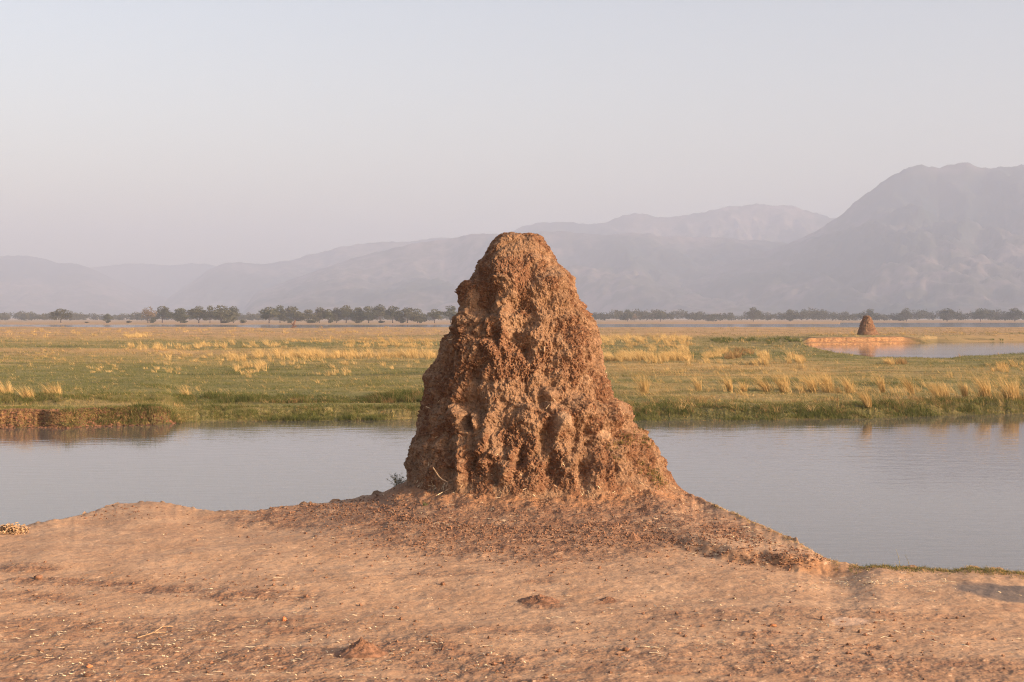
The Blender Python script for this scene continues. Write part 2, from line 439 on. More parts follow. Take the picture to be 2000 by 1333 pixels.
def build_mound(name, Lt, Rt, D, ybot, ytop, nth, nz, capn, dr, amp, feats, zsc=1.0, seed=0.0):
    py = np.linspace(ybot, ytop, nz)
    lx = (tab(py, Lt) - 1000) / F * D; rx = (tab(py, Rt) - 1000) / F * D
    zz = CZ - (py - HY) / F * D
    th = np.linspace(0, 2 * np.pi, nth, endpoint=False)
    # extend with a cap
    k = np.linspace(0, 1, capn + 1)[1:]
    cxr = (lx + rx) / 2; hw = (rx - lx) / 2
    H = np.concatenate([hw, hw[-1] * (1 - k)]); C = np.concatenate([cxr, np.full(capn, cxr[-1])])
    Z = np.concatenate([zz, zz[-1] + amp * 0.03 * np.sin(k * np.pi) - amp * 0.0 * k])
    ct, st = np.cos(th), np.sin(th)
    # slightly blocky cross section
    rr = (np.abs(ct) ** 2.3 + np.abs(st) ** 2.3) ** (-1 / 2.3)
    depth = dr * (1 + 0.06 * np.sin(Z * 2.1) + (0.10 * np.exp(-np.clip(Z - 1.22, 0, 9) / 0.13) if feats else 0))[:, None]
    X = C[:, None] + H[:, None] * (ct * rr)[None, :]
    Y = D + H[:, None] * depth * (st * rr)[None, :]
    ZZ = np.repeat(Z[:, None], nth, 1)
    nxv = (ct[None, :]) * np.ones_like(X); nyv = st[None, :] / dr * np.ones_like(X)
    nl = np.hypot(nxv, nyv); nxv /= nl; nyv /= nl
    nzv = np.full_like(X, 0.30)
    capm = np.concatenate([np.zeros(nz), k])[:, None]
    nzv = nzv * (1 - capm) + capm * 1.2
    nxv = nxv * (1 - capm); nyv = nyv * (1 - capm)
    s = zsc
    x, y, z = X / s + seed, Y / s, ZZ / s
    wx = x + 0.10 * fbm(x * 2.5, y * 2.5, z * 2.5, 3); wz = z + 0.10 * fbm(x * 2.5 + 9, y * 2.5, z * 2.5, 3)
    big = fbm(wx * 1.9, y * 1.9, wz * 1.5, 3)
    b1 = np.abs(perlin(wx * 3.9, y * 3.9, wz * 3.3 + 4)); b2 = np.abs(perlin(wx * 8.2 + 5, y * 8.2, wz * 7)); b3 = np.abs(perlin(x * 17, y * 17, z * 14 + 3))
    crust_shade = sst(-0.10, 0.25, fbm(wx * 3.2 + 30, y * 3.2, wz * 2.6, 5, 0.6))
    rill = np.abs(perlin(x * 13, y * 13, z * 1.7)) * sst(2.4, 1.5, z)
    nod = np.abs(perlin(x * 34, y * 34, z * 31)) + 0.6 * np.abs(perlin(x * 66, y * 66, z * 62))
    grain = perlin(x * 85, y * 85, z * 80) + 0.6 * perlin(x * 160, y * 160, z * 150)
    lowfr = sst(1.25, 1.6, z)
    rough = fbm(x * 15, y * 15, z * 12, 4, 0.66)
    disp = 0.045 * big + 0.080 * (b1 - .22) + 0.050 * (b2 - .25) + 0.022 * (b3 - .28) + 0.006 * (crust_shade - 0.4) - 0.035 * rill * (1 - 0.6 * crust_shade) \
        + 0.016 * rough + (0.006 + 0.020 * crust_shade) * (nod - 0.35) + (0.0030 + 0.0050 * crust_shade) * grain
    PX = 1000 + F * X / Y; PY = HY + (CZ - ZZ) * F / Y
    front = sst(0.1, -0.3, st)[None, :]
    fe = np.zeros_like(X)
    wob = 7 * perlin(x * 6, y * 6, z * 6 + 2); wob2 = 7 * perlin(x * 6, y * 6 + 30, z * 6)
    for fx, fy, ax, ay, am in feats:
        q = ((PX + wob - fx) / ax) ** 2 + ((PY + wob2 - fy) / ay) ** 2
        fe += (am if am > 0 else am * .72) * np.exp(-q * q * 0.35 - q * 0.25)
    sm = np.zeros_like(X)
    for kx, ky, kr in ((1095, 830, 20), (1071, 775, 14), (1120, 770, 12), (1182, 848, 9), (1216, 795, 14)) if feats else ():
        sm = np.maximum(sm, sst(1.4, .5, ((PX + wob - kx) / kr) ** 2 + ((PY + wob2 - ky) / kr) ** 2) * front)
    disp = disp * (0.55 + 0.45 * lowfr) * (1 - .75 * sm) + fe * front
    disp = disp * amp * ((0.15 + 0.85 * sst(1.27, 1.58, z * s)) * (1 - 0.45 * sst(2.9, 3.6, z * s)) if feats else 1)
    # hold the outline, let the faces move
    X = X + nxv * disp; Y = Y + nyv * disp; ZZ = ZZ + nzv * disp * 0.8
    crust_shade = np.clip(crust_shade * (1 - .9 * sm) + sst(-0.02, -0.09, fe * front) * 0.4, 0, 1)  # recess shade painted in on top of the noise crust, colour only
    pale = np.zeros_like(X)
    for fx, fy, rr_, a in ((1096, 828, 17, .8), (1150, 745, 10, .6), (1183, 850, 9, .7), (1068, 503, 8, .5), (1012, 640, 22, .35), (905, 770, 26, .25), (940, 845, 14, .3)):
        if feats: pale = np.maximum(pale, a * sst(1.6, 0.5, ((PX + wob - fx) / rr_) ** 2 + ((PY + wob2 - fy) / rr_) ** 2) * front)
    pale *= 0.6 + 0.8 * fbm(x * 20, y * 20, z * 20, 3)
    V = np.stack([X, Y, ZZ], -1).reshape(-1, 3)
    fc = grid_faces(X.shape[0], nth, True)
    return mesh_np(name, V, fc, M_MOUND, dict(crust_shade=crust_shade, pale=np.clip(pale, 0, 1)))

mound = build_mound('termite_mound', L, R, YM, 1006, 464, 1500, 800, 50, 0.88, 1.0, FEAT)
tag(mound, 'tall reddish brown termite mound rising from the near bank in the middle of the picture', 'termite mound', 'termite mounds')

# ------------------------------------------------------------------ water
o = mesh_np('water', np.array([(-9000, -40, 0), (9000, -40, 0), (9000, 11500, 0), (-9000, 11500, 0)], float), np.array([[0, 1, 2, 3]]), M_WATER)
tag(o, 'calm grey river water behind the mound', kind='structure')

# ------------------------------------------------------------------ the river flat beyond
S1 = [(-3000, 838), (-600, 838), (0, 836), (60, 835), (130, 837), (170, 833), (230, 832), (300, 830), (350, 826), (420, 823), (600, 822), (800, 821), (1000, 821), (1240, 822), (1500, 821), (1700, 818),
      (1850, 812), (2000, 808), (2600, 800), (5000, 795)]
LN = [(1555, 676), (1575, 686), (1600, 692), (1640, 699), (1700, 706), (1840, 708), (1900, 704), (2000, 699), (2600, 690), (5000, 680)]
LF = [(1555, 676), (1575, 674.5), (1600, 674), (1700, 673), (1800, 671), (1830, 669), (1900, 668), (2000, 667), (2600, 664), (5000, 660)]
def land(px, d):
    """height and surface masks of the far side, at column px and distance d"""
    q = HY + CZ * F / d
    x = (px - 1000) / F * d
    s1 = tab(px, S1) + 1.2 * fbm(px * 0.02, 1.0, 0, 4) + 0.5 * perlin(px * 0.15, 1.0, 3) * sst(330, 400, px)
    m_per_q = d * d / (CZ * F)
    t = (s1 - q) * m_per_q + 0.16 * fbm(x * 0.7, 3.3, d * 3.0, 3) * sst(400, 300, px)                       # metres behind the river's far shore
    right = sst(1000, 1250, px); left = 1 - right
    scp = sst(365, 300, px + 15 * fbm(px * .03, d * .0, 2, 2))
    z = np.where(t > 0, 0, -1.0 * sst(0, -3, t))
    zb = 0.45 * sst(0.0, 0.35, t) * scp + (1 - scp) * (0.32 * sst(-0.1, 1.6, t) + 0.17 * right * sst(3, 22, t))
    zb = zb + (0.16 * left + 0.0 * right) * sst(3.0, 4.6, t + 0.8 * fbm(px * .01, 5.0, d * .1, 3))
    zb = zb + (0.25 * right) * sst(90, 160, d) + 0.02 * sst(60, 300, d)
    zb = zb + 0.05 * sst(0, 2, t) * fbm(x * 0.35, d * 0.35, 6.0, 4) + 0.02 * fbm(x * 2.5, d * 2.5, 1.0, 3) * sst(0, .5, t)
    zb = zb + 0.12 * np.exp(-((q - 720) / 10.0) ** 2) * sst(1150, 1300, px) * sst(1750, 1500, px)
    z = z + zb * (t > -0.1)
    # lagoon on the right
    n_ = tab(px, LN) + 0.8 * fbm(px * .03, 9.0, 0, 3); f_ = tab(px, LF)
    ins = np.minimum(n_ - q, q - f_) * (px > 1556) + (px <= 1556) * -5.0
    tf = (f_ - q) * m_per_q; tn = (q - n_) * m_per_q
    bank = sst(1560, 1585, px) * sst(1825, 1745, px)
    bl = np.where(tf > 0, bank * (0.30 * sst(0, 1.0, tf) + 0.10 * sst(1, 2.6, tf) + 0.60 * sst(2.6, 3.4, tf + .5 * fbm(px * .05, 3., 0, 3))) + (1 - bank) * sst(0, 9, tf), 1.0)
    bn = np.where(tn > 0, sst(0, 7, tn), 1.0)
    inpx = sst(1550, 1566, px)
    fac = np.where(ins > 0, -0.6, np.minimum(bl, bn))
    z = np.where(px > 1550, z * (1 - inpx) + inpx * np.where(fac < 0, -0.5, z * fac), z)
    z = z + 0.10 * bank * sst(3, 8, tf) * sst(40, 20, tf)
    soil = np.clip(bank * sst(-1, .5, tf) * sst(6.2, 4.8, tf), 0, 1) + scp * sst(-0.5, 0.05, t) * sst(0.75, 0.45, t) * 0.72
    brown = sst(1780, 1812, px) * sst(1880, 1830, px) * sst(-1, .5, tf) * sst(6, 3, tf)
    # far channel
    ch0 = np.where(px < 1050, 430 + 60 * fbm(px * .004, 2, 0, 3), 395 + 8 * fbm(px * .01, 4, 0, 2))
    ch1 = np.where(px < 1050, 790 + 30 * fbm(px * .006, 12, 0, 2), np.where(px < 1640, 900, 1230))
    ch0 = ch0 + 900 * np.exp(-((px - 1020) / 105.0) ** 4)
    inch = sst(ch0 - 5, ch0 + 5, d) * sst(ch1 + 5, ch1 - 5, d)
    z = z * (1 - inch) - 0.5 * inch
    z = z + 0.6 * sst(1200, 1700, d) + 6 * sst(2500, 5000, d)
    # ------- surface
    pv = HY + (CZ - 0.75) * F / d
    bandL = [(624, .9), (640, .85), (650, .8), (660, .75), (667, .35), (676, .3), (683, .85), (690, .8), (697, .35), (712, .15), (740, .25), (752, .2), (760, .65), (768, .6), (776, .2), (800, .1), (840, .1)]
    bandR = [(624, 1), (640, .95), (652, .9), (660, .5), (668, .3), (676, .15), (690, .45), (703, .6), (707, .95), (722, .9), (731, .2), (750, .35), (770, .4), (785, .15), (840, .05)]
    nz1 = fbm(x * 0.03, d * 0.06, 5, 4); nz2 = fbm(x * .3, d * .5, 8, 3)
    pv2 = pv + 3.5 * nz1 * np.clip((pv - 630) / 60, 0.2, 1.5)
    dry = tab(pv2, bandL) * left + tab(pv2, bandR) * right * sst(1700, 1560, px + 0 * pv) + right * tab(pv2, bandR) * 0.6 * sst(1560, 1700, px)
    dry = np.clip(dry - 0.06 + 0.60 * nz1 + 0.45 * nz2, 0, 1)
    pink = sst(664, 650, pv2) * np.clip(0.85 + 0.6 * nz1, 0, 1) + left * 0.5 * np.exp(-((pv2 - 684) / 5) ** 2) * sst(600, 250, px)
    dark = left * (1 - scp * 0.4) * sst(2.7, 3.2, t + .7 * nz2) * sst(5.2, 4.4, t) * 0.7 + right * sst(-.1, .2, t) * sst(3.2, 1.2, t) * 0.7 \
        + sst(0.25, 0.0, t) * sst(-1, 0, t) * .6
    dark = dark + scp * sst(-.5, .05, t) * sst(.75, .45, t) * np.clip(0.2 + 0.3 * fbm(x * 1.1, z * 9, t * 5, 3) + 0.45 * sst(120, 170, px), 0, 1)
    gn = fbm(x * .12, d * .25, 2.2, 4)
    dark = dark + sst(0.25, 0.6, gn) * 0.55 * sst(600, 300, d) + brown * .5
    dark = dark + right * np.exp(-((pv - 665) / 5.0) ** 2) * sst(1350, 1420, px) * sst(1600, 1560, px) * 0.6
    return z, dry, np.clip(pink, 0, 1), np.clip(soil, 0, 1) , np.clip(dark, 0, 1)

def land_z(px, d): return land(np.atleast_1d(np.asarray(px, float)), np.atleast_1d(np.asarray(d, float)))[0]

def build_land():
    px = np.concatenate([np.linspace(-4200, -160, 120)[:-1], np.linspace(-160, 2160, 1500), np.linspace(2160, 6200, 120)[1:]])
    q = np.concatenate([np.linspace(848, 838, 12)[:-1], np.linspace(838, 820, 110)[:-1], np.linspace(820, 676.4, 300), np.linspace(676, 664, 90), np.linspace(663.6, 640, 56), np.linspace(639.6, 626.6, 70)])
    d = np.concatenate([CZ * F / (q - HY), np.geomspace(3300, 11400, 16)])
    PX, D = np.meshgrid(px, d)
    Z, dry, pink, soil, dark = land(PX, D)
    X = (PX - 1000) / F * D
    o = mesh_np('ground', np.stack([X, D, Z], -1).reshape(-1, 3), grid_faces(*X.shape), M_LAND, dict(dry=dry, pink=pink, soil=soil, dark=dark))
    tag(o, 'green and straw coloured river flat beyond the water', kind='structure')
build_land()

# distant small mound
L2 = [(612, 1691), (617, 1687.5), (628, 1683), (640, 1679), (650, 1676), (660, 1672)]
R2 = [(612, 1695), (617, 1698), (628, 1704), (640, 1708), (650, 1714), (660, 1724)]
far_mound = build_mound('termite_mound', L2, R2, 188.0, 658, 617.5, 120, 90, 12, 0.9, 1.6, [], 1.0, 40)
tag(far_mound, 'small distant termite mound standing behind the orange bank of the lagoon', 'termite mound', 'termite mounds')

# ------------------------------------------------------------------ hills
def hill(label, pts, d0, d1, seed, spur=0.35, step=5):
    p = np.array(pts, float)
    px = np.arange(p[0, 0], p[-1, 0] + 1, step)
    yr = np.interp(px, p[:, 0], p[:, 1])
    k = np.ones(3) / 3
    yr = np.convolve(np.pad(yr, 1, 'edge'), k, 'valid')
    yr = yr + 1.6 * fbm(px * .02 + seed, 0.3, 0.7, 4) + 0.5 * perlin(px * .22, seed, 0)
    Hr = (HY - yr) * d1 / F + CZ
    Hr = np.where(yr > 618, Hr - 30 * (yr - 618), Hr)
    t = np.concatenate([np.linspace(0, 1, 150), np.linspace(1.015, 1.35, 14)])
    T, PX = np.meshgrid(t, px, indexing='ij')
    D = d0 + (d1 - d0) * T
    X = (PX - 1000) / F * D
    a = X / 560 + seed * 3.7
    n = 1 - 2.4 * np.sqrt(0.02 + np.square(fbm(a + 0.35 * T * 3, T * 0.9 + 0 * a, seed, 4, 0.42)))
    n2 = 1 - 2.2 * np.abs(fbm(X / 120 + seed, D / 300, seed + 3, 4, 0.55))
    sh = np.where(T < 1, T ** 1.45, 1 - 1.2 * (T - 1))
    env = np.clip(2.1 * T ** 1.2 * np.clip(1 - T, 0, 1) ** 0.65, 0, 1)
    Z = Hr[None, :] * sh * (1 + 0.0 * T) + Hr[None, :] * env * (spur * (n - 0.6) * 0.62 + 0.07 * (n2 - .4)) - 4
    Z = Z + Hr[None, :] * 0.012 * fbm(X / 40, D / 40, seed, 3) * (T > 0)
    o = mesh_np('hills', np.stack([X, D, Z], -1).reshape(-1, 3), grid_faces(*X.shape), M_HILL)
    tag(o, label, kind='structure', group='hazy hills on the horizon')
hill('steep high hill rising at the right edge of the picture',
     [(1080, 640), (1150, 610), (1300, 560), (1400, 520), (1500, 487), (1560, 466), (1600, 447), (1640, 420), (1680, 385), (1720, 355), (1760, 334), (1785, 321), (1805, 322), (1830, 327), (1860, 320), (1890, 317),
      (1925, 329), (1960, 324), (2000, 322), (2100, 335), (2250, 380), (2400, 450), (2600, 560), (2700, 640)], 3300, 5600, 1.3, .55)
hill('middle range of hills behind the termite mound',
     [(440, 640), (480, 596), (500, 570), (530, 558), (560, 548), (620, 525), (700, 500), (760, 485), (820, 474), (880, 463), (920, 457), (960, 455), (1000, 457), (1060, 450), (1120, 452), (1180, 458),
      (1230, 452), (1300, 460), (1350, 461), (1400, 461), (1450, 468), (1500, 470), (1580, 478), (1700, 500), (1900, 640)], 3600, 6400, 4.1, .5)
hill('far rounded hills seen between the middle range and the high hill',
     [(880, 640), (960, 470), (1020, 441), (1045, 435), (1110, 432), (1150, 438), (1180, 434), (1215, 420), (1240, 415), (1290, 424), (1330, 422), (1380, 411), (1420, 402), (1480, 398), (1540, 401),
      (1580, 412), (1620, 424), (1700, 426), (1800, 450), (2000, 640)], 6000, 8000, 7.7, .3)
hill('low left range of hills fading into the haze',
     [(280, 640), (330, 580), (380, 545), (410, 524), (440, 513), (470, 511), (520, 515), (570, 508), (600, 497), (640, 487), (700, 476), (760, 471), (800, 470), (870, 462), (950, 470), (1100, 640)], 5600, 8200, 9.2, .35)
hill('pale hill at the left edge of the picture',
     [(-500, 560), (-300, 520), (-100, 505), (0, 498), (50, 497), (80, 503), (110, 512), (150, 514), (190, 528), (240, 552), (300, 575), (420, 600), (560, 640)], 6000, 8800, 12.4, .35)
hill('palest low ridge behind the left hills', [(-200, 560), (100, 530), (200, 519), (260, 515), (330, 516), (400, 515), (470, 530), (600, 640)], 9500, 10300, 15.1, .2)

# ------------------------------------------------------------------ grass
def blades(name, base, height, width, lean, tone, nseg=3, parent=None, mat=None, spread=0.35):
    """base (n,3), height (n,), width (n,), lean (n,2) tip offset as a fraction of height, tone (n,)"""
    n = len(base)
    ang = rng.uniform(0, np.pi, n)
    wx, wy = np.cos(ang) * width / 2, np.sin(ang) * width / 2
    vs = []; tips = []
    for i in range(nseg):
        t = i / nseg
        c = base + np.stack([lean[:, 0] * height * t ** 1.7, lean[:, 1] * height * t ** 1.7, height * (t - 0.12 * t * t)], -1)
        ww = 1 - 0.75 * t
        off = np.stack([wx * ww, wy * ww, 0 * wx], -1)
        vs += [c - off, c + off]; tips += [np.full(n, t)] * 2
    c = base + np.stack([lean[:, 0] * height, lean[:, 1] * height, height * 0.88], -1)
    vs.append(c); tips.append(np.ones(n))
    k = 2 * nseg + 1
    V = np.stack(vs, 1).reshape(-1, 3); TP = np.stack(tips, 1).ravel()
    b = (np.arange(n) * k)[:, None]
    quads = np.concatenate([b + np.array([[2 * i, 2 * i + 1, 2 * i + 3, 2 * i + 2]]) for i in range(nseg - 1)], 0)
    tris = b + np.array([[2 * nseg - 2, 2 * nseg - 1, 2 * nseg]])
    return mesh_np(name, V, [quads, tris], mat or M_BLADE, dict(tone=np.repeat(tone, k), tip=TP), smooth=False, parent=parent)

def tuft_arrays(cx, cy, cz, n, r, h, hv, wd, lean, tone, tv, spread=0.25):
    a = rng.uniform(0, 2 * np.pi, n); rr = r * np.sqrt(rng.uniform(0, 1, n))
    base = np.stack([cx + np.cos(a) * rr, cy + np.sin(a) * rr, np.full(n, cz)], -1)
    hh = h * (1 - hv * rng.uniform(0, 1, n))
    ln = np.stack([lean[0] + rng.normal(0, spread, n) + 0.3 * np.cos(a) * rr / max(r, 1e-3), lean[1] + rng.normal(0, spread, n)], -1)
    return base, hh, np.full(n, wd), ln, np.clip(tone + rng.normal(0, tv, n), 0, 1)

def cat_arrays(lst): return [np.concatenate([a[i] for a in lst]) for i in range(5)]

# short turf and bank growth (uncountable)
def scatter(n, pxr, qr, pw=1.0):
    px = rng.uniform(*pxr, n); q = qr[0] + (qr[1] - qr[0]) * rng.uniform(0, 1, n) ** pw
    d = CZ * F / (q - HY)
    return px, d
def build_turf():
    px, d = scatter(150000, (-120, 2120), (640, 838), 0.8)
    z, dry, pink, soil, dark = land(px, d)
    x = (px - 1000) / F * d
    cl = fbm(x * .5, d * .8, 3.3, 3)
    ok = (z > 0.06) & (soil < 0.45) & (rng.uniform(0, 1, len(px)) < 0.55 + 0.8 * cl) & (d < 380)
    px, d, z, dry, pink, dark, x = [a[ok] for a in (px, d, z, dry, pink, dark, x)]
    nb = 4
    rep = lambda a: np.repeat(a, nb)
    X = rep(x) + rng.normal(0, 0.05, len(x) * nb) * rep(1 + d / 60); Y = rep(d) + rng.normal(0, 0.05, len(x) * nb) * rep(1 + d / 60)
    sc_ = np.clip(d / 50, 1, 4) ** 0.6
    hh = rep((0.05 + 0.05 * rng.uniform(0, 1, len(d)) + 0.10 * dark) * sc_) * rng.uniform(.5, 1.2, len(X))
    tone = np.clip(rep(0.24 + 0.38 * dry + 0.10 * pink - 0.18 * dark) + rng.normal(0, .10, len(X)), 0, 1)
    tone = np.where(rng.uniform(0, 1, len(X)) < 0.08, 0.82, tone)
    blades('turf_grass', np.stack([X, Y, rep(z) - 0.01], -1), hh, rep(0.009 * d / 42), np.stack([rng.normal(-.2, .6, len(X)), rng.normal(0, .6, len(X))], -1), tone, 2)
    tag(bpy.data.objects['turf_grass'], 'short green and dry grass covering the river flat', 'grass', kind='stuff')
build_turf()

def build_bank_growth():
    lst = []
    # right bank: dark green mounds of grass at the water; left: step of dark tufts and fringe
    def strip(n, x0, x1, t0, t1, h, tone, tv, wd=0.012, nb=14, r=.10, clump=0.0):
        px = rng.uniform(x0, x1, n); s = tab(px, S1); d0 = CZ * F / (s - HY)
        d = d0 + rng.uniform(t0, t1, n)
        z = land_z(px, d); x = (px - 1000) / F * d
        cl = fbm(x * 0.45, d * .8, 1, 3) * 1.5 + 0.5 * fbm(x * 2.2, d * 2, 1, 2)
        for i in range(n):
            if clump and cl[i] < clump * rng.uniform(-1, 1): continue
            hh = max(h * (0.5 + 0.6 * rng.uniform()) * (1 + 0.8 * cl[i]), .05)
            lst.append(tuft_arrays(x[i], d[i], z[i] - .02, nb, r, hh, .5, wd, (-.15, 0), tone - 0.09 * cl[i] + (0.33 if rng.uniform() < .09 else 0), tv, .45))
    strip(2000, 1180, 2080, -0.10, 1.9, .12, .29, .11)
    strip(900, 1180, 2080, -0.05, 2.4, .18, .17, .08, clump=.8)
    strip(1200, 1180, 2080, 0.6, 3.6, .11, .42, .16)
    strip(320, 1180, 2080, 0.6, 3.8, .26, .66, .10, clump=.3)
    strip(1500, 340, 900, -0.05, 1.6, .15, .26, .08)
    strip(1400, 340, 900, 3.0, 4.4, .24, .17, .09)
    strip(260, 500, 860, 2.9, 4.2, .24, .62, .06, clump=.4)
    strip(700, -60, 380, 3.2, 4.6, .20, .22, .12)
    strip(900, 120, 380, .35, 1.2, .09, .30, .10)
    strip(500, -60, 130, .5, 1.4, .06, .30, .10)
    strip(500, -60, 140, 0.02, 0.40, .07, .60, .06, .010, 7)
    strip(800, 120, 360, 0.02, 0.45, .10, .58, .10, .010, 9)
    strip(600, 120, 360, 0.02, 0.45, .10, .12, .10, .010, 9)
    strip(220, 130, 340, 0.05, 0.5, .22, .10, .08, .012, 10)
    A = cat_arrays(lst)
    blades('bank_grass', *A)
    tag(bpy.data.objects['bank_grass'], 'dense green growth fringing the far river bank', 'grass', kind='stuff')
build_bank_growth()

def bank_clods():
    n = 2200
    px = rng.uniform(-80, 345, n); d0 = CZ * F / (tab(px, S1) - HY)
    d = d0 + rng.uniform(-.10, .42, n); z = land_z(px, d); x = (px - 1000) / F * d
    s = 0.012 + 0.035 * rng.uniform(0, 1, n) ** 2.5
    oc = np.array([(1, 0, 0), (-1, 0, 0), (0, 1, 0), (0, -1, 0), (0, 0, 1), (0, 0, -1)], float)
    V = (oc[None] * (1 + rng.uniform(-.4, .4, (n, 6, 1))) + rng.normal(0, .2, (n, 6, 3))) * s[:, None, None] * np.array([1.5, 1.0, .8])
    V = V + np.stack([x, d, np.maximum(z, -.01) + s * .1], -1)[:, None, :]
    fc = np.array([(0, 2, 4), (2, 1, 4), (1, 3, 4), (3, 0, 4), (2, 0, 5), (1, 2, 5), (3, 1, 5), (0, 3, 5)])
    o = mesh_np('bank_clods', V.reshape(-1, 3), (fc[None] + (np.arange(n) * 6)[:, None, None]).reshape(-1, 3), M_BANK, smooth=False)
    tag(o, 'slumped reddish clods of earth along the eroded left bank', 'earth clods', kind='stuff')
bank_clods()

def build_dry_bands():
    lst = []
    def band(n, x0, x1, py, dpy, hpx, tone=.88, lean=-.35, nb=26, rpx=5):
        cx = rng.uniform(x0, x1, n); cy = py + rng.normal(0, dpy, n)
        # cluster them
        c2 = fbm(cx * .05, cy * .08, 2.0, 3)
        d = (CZ - 0.62) * F / (cy - HY)
        for _ in range(2):
            zz = land_z(cx, d); d = (CZ - np.clip(zz, .2, 2)) * F / (cy - HY)
        zz = land_z(cx, d); x = (cx - 1000) / F * d
        for i in range(n):
            if c2[i] < rng.uniform(-.7, .15) or zz[i] < .1: continue
            h = hpx * d[i] / F * rng.uniform(.6, 1.15)
            lst.append(tuft_arrays(x[i], d[i], zz[i] - .03, nb, rpx * d[i] / F, h, .5, 0.00030 * d[i], (lean, 0), tone, .07, .22))
    band(150, 500, 850, 698, 2.0, 25); band(60, 660, 850, 676, 2, 12, .84); band(90, 560, 850, 667, 2, 9, .8); band(36, 460, 520, 722, 7, 18)
    band(30, 490, 700, 708, 8, 16); band(14, 440, 480, 706, 6, 22); band(50, 240, 420, 680, 3, 14); band(40, 240, 300, 658, 1.2, 9)
    band(26, 320, 480, 700, 4, 14); band(22, 160, 350, 723, 5, 12); band(40, 380, 560, 676, 3, 14); band(16, 560, 840, 716, 6, 14)
    band(14, 600, 700, 735, 6, 16); band(160, 0, 880, 650, 3, 6, .80, -.3, 16); band(110, 0, 880, 645, 2, 5, .78, -.3, 14)
    band(150, 1175, 1325, 703, 2.2, 26); band(26, 1318, 1356, 703, 2, 28); band(26, 1376, 1408, 697, 2, 16); band(16, 1340, 1480, 712, 4, 16)
    band(110, 1160, 1300, 664, 3, 11); band(50, 1295, 1350, 664, 2, 12); band(60, 1160, 1360, 672, 4, 12, .8)
    band(18, 1484, 1502, 706, 5, 24); band(20, 1540, 1570, 706, 6, 24); band(14, 1330, 1345, 686, 4, 14); band(12, 1268, 1280, 682, 4, 14); band(12, 1400, 1420, 690, 4, 18)
    band(26, 1420, 1448, 698, 2, 18, .62, -.1, 40); band(26, 1440, 1475, 690, 3, 12, .60, -.1, 30); band(20, 1540, 1570, 696, 3, 10, .62)
    band(24, 1730, 1745, 712, 1.5, 18, .86); band(12, 1752, 1770, 711, 1.5, 18, .60); band(30, 1790, 1900, 665, 1.5, 9, .84); band(60, 1600, 2000, 655, 2, 5, .8)
    band(30, 1300, 1600, 722, 5, 12, .84, -.4, 14); band(60, 1480, 1640, 760, 6, 34, .86, -.5, 14); band(30, 1240, 1480, 765, 10, 20, .82, -.5, 10)
    band(90, 1640, 2040, 768, 9, 28, .84, -.5, 10); band(50, 1340, 2000, 745, 8, 16, .82, -.5, 8); band(30, 1940, 2000, 722, 5, 16, .8)
    band(50, 0, 480, 770, 5, 12, .8, -.4, 8); band(20, 250, 480, 785, 3, 18, .78, -.2, 10); band(40, 0, 860, 745, 14, 12, .80, -.6, 6)
    band(90, 1390, 1565, 666, 1.6, 9, .16, -.1, 30); band(50, 1795, 1870, 667, 1.0, 8, .55, -.1, 30); band(40, 1800, 1990, 663, 1.2, 8, .2, -.1, 24); band(30, 1590, 1790, 654, .6, 4, .7, -.1, 20)
    for _ in range(3):
        band(150, 0, 880, rng.uniform(655, 700), 9, 8, .80, -.35, 9); band(120, 0, 880, rng.uniform(700, 765), 14, 10, .80, -.6, 6)
        band(150, 1160, 2040, rng.uniform(650, 690), 9, 8, .80, -.35, 9); band(200, 1200, 2040, rng.uniform(705, 775), 12, 13, .81, -.6, 7)
    A = cat_arrays(lst)
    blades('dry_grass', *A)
    tag(bpy.data.objects['dry_grass'], 'bands of tall straw yellow grass across the river flat', 'grass', kind='stuff')
build_dry_bands()

TUFTS = [(1259, 768, 47, 20, -.10, 'upright straw tuft alone just right of the big mound'),
         (1365, 764, 38, 14, -.50, 'thin leaning straw tuft second to the right of the big mound'),
         (1427, 766, 46, 11, -.55, 'narrow dense straw tuft leaning left below the pale sand band'),
         (1454, 767, 30, 12, -.20, 'short straw tuft close to the right of a narrow leaning one'),
         (1498, 766, 42, 14, -.90, 'straw tuft bent far over to the left, midway to the lagoon'),
         (1532, 767, 52, 20, -.45, 'large fanned straw tuft below the left tip of the lagoon'),
         (1588, 765, 46, 16, -.60, 'leaning straw tuft below the left end of the orange bank'),
         (1620, 765, 52, 22, -.55, 'bushy straw tuft below the middle of the orange bank'),
         (1660, 768, 44, 18, -.50, 'leaning straw tuft left of the one at the bank edge'),
         (1696, 794, 48, 16, -.60, 'straw tuft nearest the water, hanging over the right bank edge'),
         (1724, 766, 48, 12, -.55, 'slim straw tuft directly below the distant mound'),
         (1781, 770, 52, 13, -.60, 'straw tuft with a narrow base and a wide left-leaning fan'),
         (1839, 779, 46, 36, -.50, 'broad low straw clump between the slim tufts at right'),
         (1885, 775, 44, 12, -.30, 'upright thin straw tuft right of the broad low clump'),
         (1926, 775, 58, 24, -.50, 'tall straw tuft second from the right edge'),
         (1977, 782, 62, 30, -.45, 'largest straw clump at the right edge'),
         (14, 780, 50, 34, -.50, 'large straw clump at the left edge above the eroded bank'),
         (58, 786, 44, 26, -.45, 'straw clump second from the left edge'),
         (108, 782, 46, 30, -.50, 'rounded straw clump third from the left edge'),
         (368, 784, 40, 12, -.50, 'lone straw tuft on the left, above the end of the eroded bank')]
